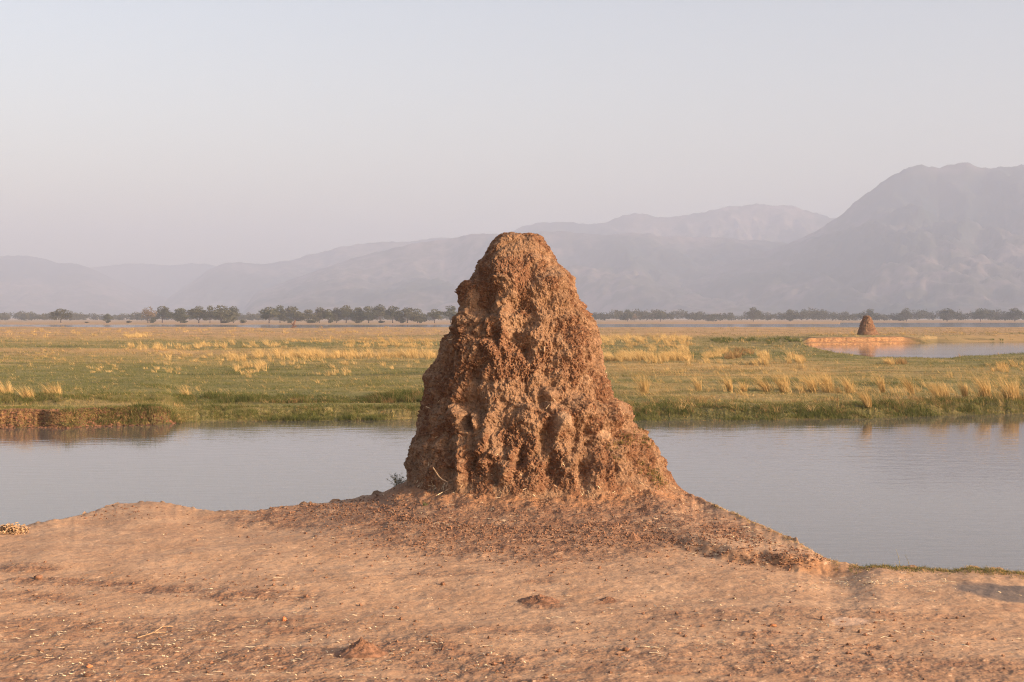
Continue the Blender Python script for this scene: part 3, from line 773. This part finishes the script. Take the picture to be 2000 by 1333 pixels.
for px, py, hpx, wpx, ln, lab in TUFTS:
    d = (CZ - 0.36) * F / (py - HY)
    for _ in range(6):
        z = max(float(land_z(px, d)[0]), .3); d = (CZ - z) * F / (py - HY)
    x = (px - 1000) / F * d
    n = int(46 + 4.5 * wpx)
    A = tuft_arrays(0, 0, 0, n, wpx * .42 * d / F, hpx * 1.08 * d / F, .5, 0.014, (ln * .8, 0.0), .85, .07, .16)
    o = blades('grass_tuft', *A)
    o.location = (x, d, z - .03)
    tag(o, lab, 'grass tuft', 'straw yellow grass tufts on the far bank')

# ------------------------------------------------------------------ trees
def tube(pts, rad, ns=7):
    pts = np.array(pts, float); n = len(pts)
    V = []
    for i in range(n):
        t = pts[min(i + 1, n - 1)] - pts[max(i - 1, 0)]; t /= np.linalg.norm(t) + 1e-9
        a = np.cross(t, (0, 0, 1)); a = a if np.linalg.norm(a) > .1 else np.cross(t, (1, 0, 0))
        a /= np.linalg.norm(a); b = np.cross(t, a)
        for k in range(ns):
            th = 2 * np.pi * k / ns
            V.append(pts[i] + rad[i] * (a * np.cos(th) + b * np.sin(th)))
    return np.array(V), grid_faces(n, ns, True)

def merge(parts):
    V = []; Fc = []; o = 0
    for v, f in parts:
        V.append(v); Fc.append(f + o); o += len(v)
    return np.concatenate(V), np.concatenate(Fc)

def crown_cards(lobes, n, size, R):
    """lobes: (cx,cy,cz,rx,ry,rz); leaf sprays spread through the lobes"""
    lob = np.array(lobes); wts = (lob[:, 3] * lob[:, 4] * lob[:, 5]) ** .66; wts /= wts.sum()
    k = R.choice(len(lob), n, p=wts)
    dr = R.normal(size=(n, 3)); dr /= np.linalg.norm(dr, axis=1)[:, None]
    rad = R.uniform(0.45, 1.05, n) ** 0.6
    c = lob[k, :3] + dr * rad[:, None] * lob[k, 3:]
    a = R.normal(size=(n, 3)); a /= np.linalg.norm(a, axis=1)[:, None]
    b = np.cross(a, R.normal(size=(n, 3))); b /= np.linalg.norm(b, axis=1)[:, None]
    s = size * R.uniform(.5, 1.3, n)[:, None]
    V = np.stack([c - a * s, c - b * s * .6, c + a * s, c + b * s * .6], 1).reshape(-1, 3)
    Fc = np.arange(n * 4).reshape(-1, 4)
    tone = np.repeat(np.clip(R.uniform(0, 1, len(lob))[k] * .6 + R.uniform(0, .5, n), 0, 1), 4)
    return V, Fc, tone

def tree_proto(seed, W, H, trunkH, flat, nlob, ncards, leaf=None, forks=4, name='tree'):
    R = np.random.default_rng(seed)
    e = bpy.data.objects.new(name, None); link(e)
    lobes = []
    for i in range(nlob):
        a = R.uniform(0, 2 * np.pi); r = W * .5 * np.sqrt(R.uniform(0, .75))
        zc = trunkH + (H - trunkH) * (0.56 + .26 * R.uniform(-1, 1) - flat * (r / (W * .5)) ** 2)
        s = R.uniform(.16, .27)
        zc = max(zc, trunkH + W * s * .2)
        lobes.append((r * np.cos(a), r * np.sin(a), min(zc, H - W * s * .62), W * s, W * s, W * s * .62))
    lobes.append((0, 0, H - W * .17, W * .26, W * .26, W * .17))
    V, Fc, tone = crown_cards(lobes, ncards, W * .042, R)
    c = mesh_np('crown', V, Fc, leaf or M_LEAF, dict(tone=tone), smooth=False, parent=e)
    parts = [tube([(0, 0, -.3), (W * .01, 0, trunkH * .5), (0, 0, trunkH * 1.05)], [W * .035, W * .026, W * .022])]
    for i in range(forks):
        l = lobes[R.integers(len(lobes))]
        a = np.array([0, 0, trunkH * .85]); b = np.array(l[:3])
        m = (a + b) / 2 + (R.normal(size=3) * W * .03); m[2] -= W * .03
        parts.append(tube([a, m, b], [W * .017, W * .012, W * .005], 5))
    v, f = merge(parts)
    mesh_np('trunk', v, f, M_BARK, dict(tone=np.zeros(len(v))), parent=e)
    return e

def dup(root, name=None):
    r = root.copy(); link(r)
    for ch in list(root.children):
        c = ch.copy(); link(c, r)
    return r

protos = [tree_proto(100 + i, 10, [11, 10, 10.5, 11.5, 10.5, 11][i], [2.4, 2.0, 1.8, 2.6, 1.6, 2.2][i], [.35, .6, .3, .45, .55, .25][i], [17, 19, 16, 18, 20, 16][i], 2000) for i in range(6)]
pale_proto = tree_proto(120, 10, 11, 3.5, .35, 12, 800, M_PALELEAF)
used = set()
def place_tree(proto, px, ytop, wpx, ybase, label, group, d=None, cat='tree', z=None):
    if d is None:
        d = 910.0
    if z is None:
        z = float(land_z(px, d)[0])
    if id(proto) in used: e = dup(proto)
    else: e = proto; used.add(id(proto))
    h = (ybase - ytop) * d / F; ww = wpx * d / F
    e.location = ((px - 1000) / F * d, d, z)
    e.rotation_euler = (0, 0, rng.uniform(0, 6.28))
    e.scale = (ww / 9.6, ww / 9.6, h / 10.8)
    tag(e, label, cat, group)
    return e
TREES = [(119, 606, 34, 'round tree standing alone at the far left of the sandbank', 0), (211, 616, 14, 'small narrow tree by itself between the lone round tree and the grove', 5),
         (289, 602, 28, 'pale thin-leaved tree, leftmost of the left grove', 6), (317, 601, 30, 'dark tree second from the left in the left grove', 0), (353, 602, 38, 'wide flat-topped tree third from the left in the left grove', 1),
         (388, 599, 30, 'full tree in the middle of the left grove', 2), (410, 601, 20, 'slender tree with bare pale stems in the left grove', 3), (432, 597, 38, 'tallest broad tree of the left grove', 4),
         (456, 601, 24, 'rightmost tree of the left grove', 5),
         (526, 601, 34, 'brownish tree at the left end of the group beside the grove gap', 2), (547, 599, 24, 'dark tree squeezed between two broad ones left of centre', 0), (569, 598, 38, 'broad dark tree right of the grove gap', 1),
         (602, 608, 28, 'low brownish tree starting the long middle row', 3), (624, 603, 24, 'second tree of the long middle row', 5), (642, 606, 20, 'smaller third tree of the long middle row', 0),
         (657, 602, 22, 'fourth tree of the long middle row', 4), (676, 598, 30, 'highest dark tree of the long middle row', 2), (700, 600, 26, 'tree just right of the highest in the long middle row', 1),
         (720, 602, 28, 'dense tree in the right half of the long middle row', 3), (743, 598, 26, 'tall tree third from the end of the long middle row', 5), (767, 600, 28, 'last tree of the long middle row, with a clear stem', 0),
         (796, 600, 36, 'wide tree left of the two nearest the big mound', 1), (815, 604, 26, 'pale green tree merging with the wide one near the big mound', 4), (849, 605, 24, 'small round tree standing clear left of the big mound', 2),
         (880, 601, 30, 'dark tree half hidden by the left side of the big mound', 3)]
for px, yt, wp, lab, k in TREES:
    dd = 900 + rng.uniform(-50, 50)
    pr = pale_proto if k == 6 else protos[k]
    place_tree(pr, px, yt - 2, wp * 1.22, 631.5, lab, 'trees on the far sandbank', dd)
RT = [(1240, 613, 12, 'small pale leafless-looking tree in front of the right woodland', 6), (1471, 601, 26, 'tallest round tree of the woodland midway to the high hill', 0), (1543, 603, 30, 'wide tree of the woodland left of the distant mound', 1),
      (1290, 607, 24, 'dark woodland tree right of the small pale one', 2), (1225, 606, 22, 'tree of the woodland nearest the right side of the big mound', 3), (1770, 601, 28, 'rounded woodland tree right of the distant mound', 4),
      (1850, 603, 34, 'broad woodland tree over the right part of the lagoon', 5), (1915, 602, 26, 'upright woodland tree second from the right edge', 2), (1982, 602, 30, 'woodland tree at the right edge', 0), (1700, 605, 26, 'woodland tree directly above the distant mound', 3)]
for px, yt, wp, lab, k in RT:
    pr = pale_proto if k == 6 else protos[k]
    d = 1240 if k == 6 else 1290
    place_tree(pr, px, yt, wp, 629.5, lab, 'taller trees of the far woodland', d, z=0.4)

# shrubs under the trees
def shrub_proto(seed):
    R = np.random.default_rng(seed)
    e = bpy.data.objects.new('shrub', None); link(e)
    lobes = [(R.uniform(-1.2, 1.2), R.uniform(-1, 1), R.uniform(.6, 1.5), R.uniform(.7, 1.2), .9, R.uniform(.6, .9)) for _ in range(7)]
    V, Fc, tone = crown_cards(lobes, 350, .3, R)
    mesh_np('foliage', V, Fc, M_LEAF, dict(tone=tone), smooth=False, parent=e)
    v, f = merge([tube([(0, 0, -.2), (x_, 0, 1.2)], [.08, .03], 5) for x_ in (-.6, 0, .6)])
    mesh_np('stem', v, f, M_BARK, dict(tone=np.zeros(len(v))), parent=e)
    return e
sp = [shrub_proto(7), shrub_proto(8)]
for i, (px, yt, wp, lab) in enumerate([(298, 624, 16, 'dark shrub at the foot of the leftmost grove tree'), (475, 624, 14, 'brown shrub just right of the left grove'), (211, 626, 12, 'shrub around the foot of the small narrow tree'),
        (610, 624, 26, 'wide pale shrub at the start of the long middle row'), (786, 624, 14, 'shrub left of the wide tree near the big mound'), (252, 627, 12, 'low dark shrub in open sand left of the grove'),
        (566, 623, 14, 'shrub under the broad dark tree'), (700, 625, 16, 'shrub under the middle of the long tree row'), (822, 620, 12, 'tall shrub beside the pale green tree near the big mound'),
        (170, 630, 10, 'tiny brown shrub on the sandbank left of the small narrow tree'), (645, 626, 12, 'shrub in shade below the third tree of the row'), (440, 626, 20, 'shrub below the tallest tree of the left grove'),
        (360, 627, 16, 'shrub below the flat-topped tree of the left grove'), (745, 626, 14, 'shrub near the end of the long tree row')]):
    d = 870.0; z = float(land_z(px, d)[0]); e = sp[i] if i < 2 else dup(sp[i % 2])
    h = max(632 - yt, 3) * d / F
    e.location = ((px - 1000) / F * d, d, z); s_ = wp * d / F / 3.6
    e.scale = (s_, s_, h / 2.2); tag(e, lab, 'shrub', 'shrubs on the far sandbank')

# far woodland
def woodland():
    R = np.random.default_rng(77); VV = []; FF = []; TT = []; o = 0
    for i in range(900):
        px = R.uniform(-250, 2250); d = R.uniform(1270, 1750)
        if px < 950 and d < 1400: d = R.uniform(1400, 1800)
        hgt = R.uniform(8.0, 13.2) * (1 + .15 * math.sin(px * .021) + .1 * math.sin(px * .053)) * (0.90 if px > 1000 else 0.74) * d / 1400
        x = (px - 1000) / F * d; wd_ = R.uniform(8, 15)
        z0 = 0.4 if d < 1300 else 0.8
        lobes = [(x + R.uniform(-.35, .35) * wd_, d + R.uniform(-3, 3), z0 + hgt * R.uniform(.30, .78), wd_ * R.uniform(.18, .32), 3.0, hgt * R.uniform(.13, .24)) for _ in range(6)]
        V, Fc, tn = crown_cards(lobes, 170, .75, R)
        V[:, 2] = np.clip(V[:, 2], z0 - .2, None)
        VV.append(V); FF.append(Fc + o); TT.append(np.clip(tn * .6 + R.uniform(0, .5), 0, 1)); o += len(V)
    ob = mesh_np('woodland', np.concatenate(VV), np.concatenate(FF), M_WOOD, dict(tone=np.concatenate(TT)), smooth=False)
    tag(ob, 'far continuous belt of woodland at the foot of the hills', 'woodland', kind='stuff')
woodland()

# ------------------------------------------------------------------ near details
def on_ground(px, py):
    x, d = gpt(px, py)
    for _ in range(4):
        z = float(ground_z(x, d)); x, d = gpt(px, py, z)
    return x, d, float(ground_z(x, d))

# small heaps of dug earth
def heap(px, py, wpx, hpx, label, sharp=1.0, seed=0):
    x, d, z = on_ground(px, py)
    r = wpx / 2 * d / F; h = hpx * d / F
    nr, nt = 60, 90
    rr = np.linspace(0, 1, nr)[:, None]; th = np.linspace(0, 2 * np.pi, nt, endpoint=False)[None, :]
    X = r * rr * np.cos(th) * (1 + .15 * np.sin(th * 2 + seed)); Y = r * rr * np.sin(th) * 1.1 * (1 + .1 * np.cos(th * 3 + seed))
    prof = np.clip(np.exp(-(rr * 2.0) ** (1.3 * sharp)) - np.exp(-2.0 ** (1.3 * sharp)), 0, None)
    n = fbm((X + seed) * 30, Y * 30, 1, 4)
    Z = h * 1.12 * prof * (1 + .22 * n) + ground_z(x + X, d + Y) - z - 0.012 * sst(.7, 1.0, rr) + .004 * np.abs(perlin(X * 110, Y * 110, seed)) * sst(1, .6, rr)
    o = mesh_np('earth_heap', np.stack([X, Y, Z], -1).reshape(-1, 3), grid_faces(nr, nt, True), M_CLOD)
    o.location = (x, d, z)
    tag(o, label, 'earth heap', 'small heaps of dug earth on the near bank')
heap(706, 1274, 110, 26, 'pointed dark heap of dug earth near the bottom, left of centre', 1.0, 1)
heap(1052, 1177, 90, 14, 'low grey brown heap of earth in front of the mound', 1.2, 2)
heap(1237, 1054, 34, 11, 'small dark lump of earth at the right foot of the mound', 1.3, 3)
heap(1188, 1174, 46, 6, 'very low flat heap of earth right of the grey brown one', 1.2, 4)

# crumbs and straw litter
def scatter_ground(n, zones):
    P = []
    for cx, cy, rx, ry, k in zones:
        m = int(n * k)
        px = cx + rx * rng.normal(0, .5, m); py = cy + ry * rng.normal(0, .5, m)
        ok = (py > 940) & (py < 1400)
        P.append(np.stack([px[ok], py[ok]], -1))
    P = np.concatenate(P)
    d = (CZ - 1.22) * F / (P[:, 1] - HY); x = (P[:, 0] - 1000) / F * d
    z = ground_z(x, d)
    d2 = (CZ - z) * F / (P[:, 1] - HY); x = (P[:, 0] - 1000) / F * d2
    de, _ = edge_of(1000 + F * x / d2)
    ok = (d2 < de - 0.02) & (np.hypot(x - XM, d2 - YM) > 1.05)
    x, d2 = x[ok], d2[ok]
    return x, d2, ground_z(x, d2)

def crumbs():
    x, y, z = scatter_ground(22000, [(1000, 1010, 430, 90, .48), (680, 990, 190, 26, .12), (1400, 1045, 160, 30, .10), (300, 1150, 600, 60, .03), (700, 1280, 900, 90, .05), (1600, 1240, 500, 90, .03), (1550, 1090, 130, 20, .06),
                                     (150, 1000, 220, 20, .03)])
    n = len(x); s = 0.0022 + 0.010 * rng.uniform(0, 1, n) ** 6
    oc = np.array([(1, 0, 0), (-1, 0, 0), (0, 1, 0), (0, -1, 0), (0, 0, 1), (0, 0, -1)], float)
    V = (oc[None] * (1 + rng.uniform(-.35, .35, (n, 6, 1))) + rng.normal(0, .18, (n, 6, 3))) * s[:, None, None] * np.array([1.2, 1.2, .8])
    V = V + np.stack([x, y, z + s * .35], -1)[:, None, :]
    fc = np.array([(0, 2, 4), (2, 1, 4), (1, 3, 4), (3, 0, 4), (2, 0, 5), (1, 2, 5), (3, 1, 5), (0, 3, 5)])
    o = mesh_np('earth_crumbs', V.reshape(-1, 3), (fc[None] + (np.arange(n) * 6)[:, None, None]).reshape(-1, 3), M_CLOD, smooth=False)
    tag(o, 'loose crumbs of earth scattered round the mound', 'earth crumbs', kind='stuff')
crumbs()

def straw():
    x, y, z = scatter_ground(1900, [(250, 1260, 560, 110, .34), (800, 1290, 700, 80, .16), (1000, 1180, 900, 110, .10), (1600, 1200, 500, 110, .08), (900, 985, 200, 22, .05), (1330, 985, 90, 30, .06),
                                    (1500, 1050, 130, 40, .08), (1720, 1140, 170, 14, .08), (560, 1090, 500, 60, .05)])
    # clustered: jitter copies
    k = rng.integers(0, len(x), 500); x = np.concatenate([x, x[k] + rng.normal(0, .035, 500)]); y = np.concatenate([y, y[k] + rng.normal(0, .03, 500)])
    z = ground_z(x, y)
    n = len(x); Lh = 0.006 + 0.028 * rng.uniform(0, 1, n) ** 3; wd_ = 0.0012 + 0.0022 * rng.uniform(0, 1, n)
    a = rng.uniform(0, np.pi, n); c, s = np.cos(a), np.sin(a); bend = rng.normal(0, .3, n)
    V = []
    for t in (-1, 0, 1):
        px_ = x + c * Lh * t - s * bend * Lh * (1 - t * t); py_ = y + s * Lh * t + c * bend * Lh * (1 - t * t)
        pz_ = z + 0.004 + 0.006 * (1 - t * t) * rng.uniform(0, 1, n)
        V += [np.stack([px_ - s * wd_, py_ + c * wd_, pz_], -1), np.stack([px_ + s * wd_, py_ - c * wd_, pz_ + .002], -1)]
    V = np.stack(V, 1).reshape(-1, 3); b = (np.arange(n) * 6)[:, None]
    fc = np.concatenate([b + np.array([[0, 1, 3, 2]]), b + np.array([[2, 3, 5, 4]])])
    o = mesh_np('straw_litter', V, fc, M_STRAW, smooth=False)
    tag(o, 'bits of pale straw littering the bare near bank', 'straw', kind='stuff')
straw()

def sticks(name, items, mat, label, cat, group=None):
    """items: list of polylines in photo pixels with a lift above ground (m) and a radius"""
    parts = []
    for pl, rad in items:
        P = []
        for (px, py, up) in pl:
            x, d, z = on_ground(px, py); P.append((x, d, z + up * .6))
        rr = np.linspace(rad * .6, rad * .6, len(P))
        parts.append(tube(P, rr, 6))
    v, f = merge(parts)
    o = mesh_np(name, v, f, mat)
    tag(o, label, cat, group)
    return o
sticks('dead_twig', [([(268, 1248, .01), (283, 1244, .012), (300, 1240, .02), (323, 1238, .01)], .007), ([(300, 1240, .02), (318, 1230, .03), (338, 1226, .012)], .005), ([(283, 1244, .012), (288, 1241, .02), (284, 1238, .03)], .004)],
       M_STICK, 'long forked dead twig lying on the bare earth at lower left', 'twig')
sticks('dead_twig', [([(852, 983, .005), (868, 975, .02), (880, 978, .012), (892, 977, .008)], .005), ([(868, 975, .02), (873, 972, .04)], .003)], M_STRAW, 'pale bent stalk lying at the left front foot of the mound', 'twig')

# stick leaning on the mound and short pale stalks stuck to its surface
def mpt(px, py, d): return ((px - 1000) / F * d, d, CZ - (py - HY) / F * d)
v, f = merge([tube([mpt(846, 914, 12.42), mpt(857, 931, 12.36), mpt(864, 937, 12.30)], [.006, .006, .005]), tube([mpt(864, 937, 12.30), mpt(874, 942, 12.2)], [.005, .004])])
o = mesh_np('dead_twig', v, f, M_STICK); tag(o, 'tan stick leaning against the left foot of the mound', 'twig')

# stones
def stone(px, py, wpx, label, mat=M_STONE, seed=1, flat=.8):
    x, d, z = on_ground(px, py); r = wpx / 2 * d / F
    nr, nt = 24, 32
    ph = np.linspace(0, np.pi, nr)[:, None]; th = np.linspace(0, 2 * np.pi, nt, endpoint=False)[None]
    X, Y, Z = np.sin(ph) * np.cos(th), np.sin(ph) * np.sin(th), np.cos(ph) * np.ones_like(th)
    k = 1 + .22 * fbm(X * 1.6 + seed, Y * 1.6, Z * 1.6, 4)
    o = mesh_np('stone', np.stack([X * k * r, Y * k * r, Z * k * r * flat], -1).reshape(-1, 3), grid_faces(nr, nt, True), mat)
    o.location = (x, d, z + r * flat * .7)
    tag(o, label, 'stone', 'stones on the near bank')
stone(555, 1213, 9, 'small upright orange stone left of the earth heap', seed=1, flat=1.1)
stone(75, 1131, 16, 'flat brown stone near the left edge', M_CLOD, 3, .6)
stone(174, 1304, 12, 'orange stone near the bottom left corner', seed=5, flat=.5)
stone(1510, 1223, 14, 'flat reddish stone left of the pale round patch', seed=7, flat=.35)
stone(1606, 1211, 8, 'small dark stone beside the pale round patch', M_CLOD, 9, 1.2)
stone(1222, 1271, 14, 'dark flat stone on the bare earth in the lower middle', M_CLOD, 12, .5)
stone(865, 1143, 10, 'little dark stone in front of the left side of the mound', M_CLOD, 14, .7)
stone(1171, 1111, 7, 'tiny dark pebble in front of the right side of the mound', M_CLOD, 16, .9)
stone(170, 1321, 14, 'dull grey stone at the bottom left corner', M_CLOD, 18, .5)

# weeds and scrub
def twiggy(name, px, py, d, n, h, spread, mat, leafmat, label, cat, leafn=3):
    parts = []; base = np.array(mpt(px, py, d)); LV = []
    for i in range(n):
        a = rng.uniform(0, 2 * np.pi); t = rng.uniform(.2, 1) * spread
        tip = np.array([np.cos(a) * t * h, np.sin(a) * t * h * .6, h * rng.uniform(.5, 1)])
        mid = tip * .5 + np.array([0, 0, h * .08]) ; b0 = np.array([rng.normal(0, .02), rng.normal(0, .02), -.02])
        parts.append(tube([b0, mid, tip], [.0022, .0018, .0010], 4))
        for j in range(leafn):
            c = b0 + (tip - b0) * rng.uniform(.3, 1); dr = rng.normal(size=3); dr /= np.linalg.norm(dr); dr[2] = abs(dr[2])
            LV.append((c, dr))
    e = bpy.data.objects.new(name, None); link(e); e.location = base
    v, f = merge(parts); mesh_np('stem', v, f, mat, parent=e)
    c = np.array([l[0] for l in LV]); dr = np.array([l[1] for l in LV]); s = h * .12
    b = np.cross(dr, rng.normal(size=dr.shape)); b /= np.linalg.norm(b, axis=1)[:, None]
    V = np.stack([c, c + dr * s * .5 - b * s * .22, c + dr * s, c + dr * s * .5 + b * s * .22], 1).reshape(-1, 3)
    mesh_np('foliage', V, np.arange(len(V)).reshape(-1, 4), leafmat, smooth=False, parent=e)
    tag(e, label, cat)
twiggy('scrub_plant', 776, 953, 13.7, 26, .15, .75, M_TWIG, M_TWIG, 'dry grey green scrub plant on the rim at the left foot of the mound', 'plant', 6)
x, d, z = on_ground(829, 993)
twiggy('weed', 829, 992, d, 16, .055, .7, M_WEED, M_WEED, 'tiny green weed on the earth below the left foot of the mound', 'plant', 6)

def mound_weeds():
    deps = bpy.context.evaluated_depsgraph_get()
    lst = []
    spots = [(1208, 866, 12), (1222, 862, 14), (1236, 852, 10), (1250, 842, 8), (1200, 872, 8), (1260, 852, 8), (1275, 925, 20), (1285, 935, 22), (1295, 945, 16), (1262, 915, 10), (1245, 905, 6), (1205, 895, 6), (1268, 870, 8), (1258, 858, 8)]
    from mathutils import Vector
    o0 = Vector((0, 0, CZ))
    P = []
    for cx, cy, n in spots:
        for _ in range(n):
            px, py = cx + rng.normal(0, 7), cy + rng.normal(0, 5)
            dv = Vector(((px - 1000) / F, 1, -(py - HY) / F)).normalized()
            hit, loc, nor, idx = mound.ray_cast(o0, dv)
            if hit and loc.y < 14.2: P.append((loc.x, loc.y, loc.z))
    A = []
    for p in P: A.append(tuft_arrays(p[0], p[1], p[2] - .005, 7, .015, rng.uniform(.02, .05), .4, .0045, (0.1, -.4), rng.choice([.2, .35, .8, .55]), .08, .6))
    blades('mound_weeds', *cat_arrays(A), nseg=2)
    tag(bpy.data.objects['mound_weeds'], 'small weeds and dry grass growing on the right flank of the mound', 'weeds', kind='stuff')
    # straw bits caught on the mound
    V = []
    for i in range(110):
        px, py = rng.uniform(830, 1290), rng.uniform(640, 975)
        if i < 30: px, py = rng.normal(850, 30), rng.normal(962, 12)
        if 30 <= i < 55: px, py = rng.uniform(860, 1330), rng.normal(960, 12)
        dv = Vector(((px - 1000) / F, 1, -(py - HY) / F)).normalized()
        hit, loc, nor, idx = mound.ray_cast(o0, dv)
        if not hit: continue
        l = rng.uniform(.006, .028); a = rng.uniform(0, np.pi); t = Vector((math.cos(a), 0, math.sin(a))); t = (t - nor * t.dot(nor)).normalized()
        b = nor.cross(t) * rng.uniform(.0014, .003); c = loc + nor * .006
        V += [tuple(c - t * l - b), tuple(c - t * l + b), tuple(c + t * l + b), tuple(c + t * l - b)]
    V = np.array(V)
    ob = mesh_np('straw_on_mound', V, np.arange(len(V)).reshape(-1, 4), M_STRAW, smooth=False)
    tag(ob, 'pale straw bits caught on the face of the mound', 'straw', kind='stuff')
mound_weeds()

# fringe of grass along the right rim and dry leaf litter at the left rim
def rim_fringe():
    lst = []
    PX = rng.uniform(1655, 2040, 900); DD = edge_of(PX)[0] - np.abs(rng.normal(0, .10, 900)); ZZ = ground_z((PX - 1000) / F * DD, DD)
    for px, d, zz in zip(PX, DD, ZZ):
        x = (px - 1000) / F * d
        if px < 1690 and rng.uniform() < .5: continue
        lst.append(tuft_arrays(x, d, zz - .003, 5, .012, rng.uniform(.015, .035), .4, .003, (-.1, 0), rng.choice([.2, .3, .45, .8]), .08, .7))
    PX = rng.uniform(1380, 1640, 260); DD = edge_of(PX)[0] - np.abs(rng.normal(0, .06, 260)); ZZ = ground_z((PX - 1000) / F * DD, DD)
    for px, d, zz in zip(PX, DD, ZZ):
        x = (px - 1000) / F * d
        lst.append(tuft_arrays(x, d, zz - .003, 4, .012, rng.uniform(.012, .03), .4, .003, (-.1, 0), rng.choice([.6, .85, .9, .35]), .05, .9))
    blades('rim_grass', *cat_arrays(lst), nseg=2)
    tag(bpy.data.objects['rim_grass'], 'thin grass fringing the right rim of the near bank', 'grass', kind='stuff')
rim_fringe()

def heapstraw(px0, px1, py, n, label):
    x0, d, z = on_ground((px0 + px1) / 2, py)
    parts = []
    for i in range(n):
        px = rng.uniform(px0, px1); x = (px - 1000) / F * (d + rng.normal(0, .05)); k = 1 - ((px - (px0 + px1) / 2) / ((px1 - px0) / 2)) ** 2 * .6
        zz = z + rng.uniform(0, .065) * k; a = rng.uniform(0, 2 * np.pi); l = rng.uniform(.012, .03); el = rng.uniform(-.4, .6)
        p = np.array([x, d + rng.normal(0, .05), zz]); q = p + l * np.array([np.cos(a) * np.cos(el), np.sin(a) * np.cos(el), np.sin(el)]); m = (p + q) / 2 + rng.normal(0, .004, 3)
        parts.append(tube([p, m, q], [.004, .0045, .002], 5))
    v, f = merge(parts); o = mesh_np('straw_pile', v, f, M_STICK)
    tag(o, label, 'straw', kind='stuff')
heapstraw(-8, 46, 1041, 420, 'tangled pale straw pile on the rim at the left edge')

# two reed stems at the right rim
for px, hp, lab in ((1758, 34, 'taller thin dark reed stem on the right rim'), (1776, 22, 'shorter thin dark reed stem on the right rim')):
    de, ze = edge_of(np.array([float(px)])); d = float(de[0]) + .05; z = float(ze[0]) - .03
    b = mpt(px, 1106, d); v, f = tube([b, (b[0] - .01, b[1], b[2] + hp * .5 * d / F), (b[0] - .03, b[1], b[2] + hp * d / F)], [.002, .0017, .001], 5)
    o = mesh_np('reed_stem', v, f, M_TWIG); tag(o, lab, 'reed stem', 'reed stems on the right rim')

# dead stump on the flat, left of the mound
d = 395.0; z = float(land_z(573, d)[0]); b = np.array([(573 - 1000) / F * d, d, z])
v, f = merge([tube([b, b + (0.1, 0, 1.0), b + (.6, 0, 2.2)], [.45, .35, .12]), tube([b + (0, 0, .6), b + (-.6, 0, 1.4)], [.2, .06]), tube([b + (-.5, 0, 0), b + (.9, 0, .5)], [.3, .15])])
o = mesh_np('tree_stump', v, f, M_CLOD); tag(o, 'small reddish dead stump on the flat by the left channel', 'tree stump')

# ------------------------------------------------------------------ haze: one box of even, pale air
def haze():
    x0, x1, y0, y1, z0, z1 = -9500, 9500, -400, 12500, -3.0, 780
    V = np.array([(x, y, z) for z in (z0, z1) for y in (y0, y1) for x in (x0, x1)], float)
    Fc = np.array([(0, 2, 3, 1), (4, 5, 7, 6), (0, 1, 5, 4), (2, 6, 7, 3), (0, 4, 6, 2), (1, 3, 7, 5)])
    m = bpy.data.materials.new('haze_air'); m.use_nodes = True; nt = m.node_tree
    nt.nodes.remove(nt.nodes['Principled BSDF'])
    pv = nt.nodes.new('ShaderNodeVolumePrincipled')
    pv.inputs['Color'].default_value = (0.560, 0.660, 0.860, 1)
    pv.inputs['Density'].default_value = 0.000235
    pv.inputs['Anisotropy'].default_value = 0.0
    nt.links.new(pv.outputs[0], nt.nodes['Material Output'].inputs['Volume'])
    o = mesh_np('haze', V, Fc, m, smooth=False)
    tag(o, 'pale haze filling the air', kind='stuff')
haze()
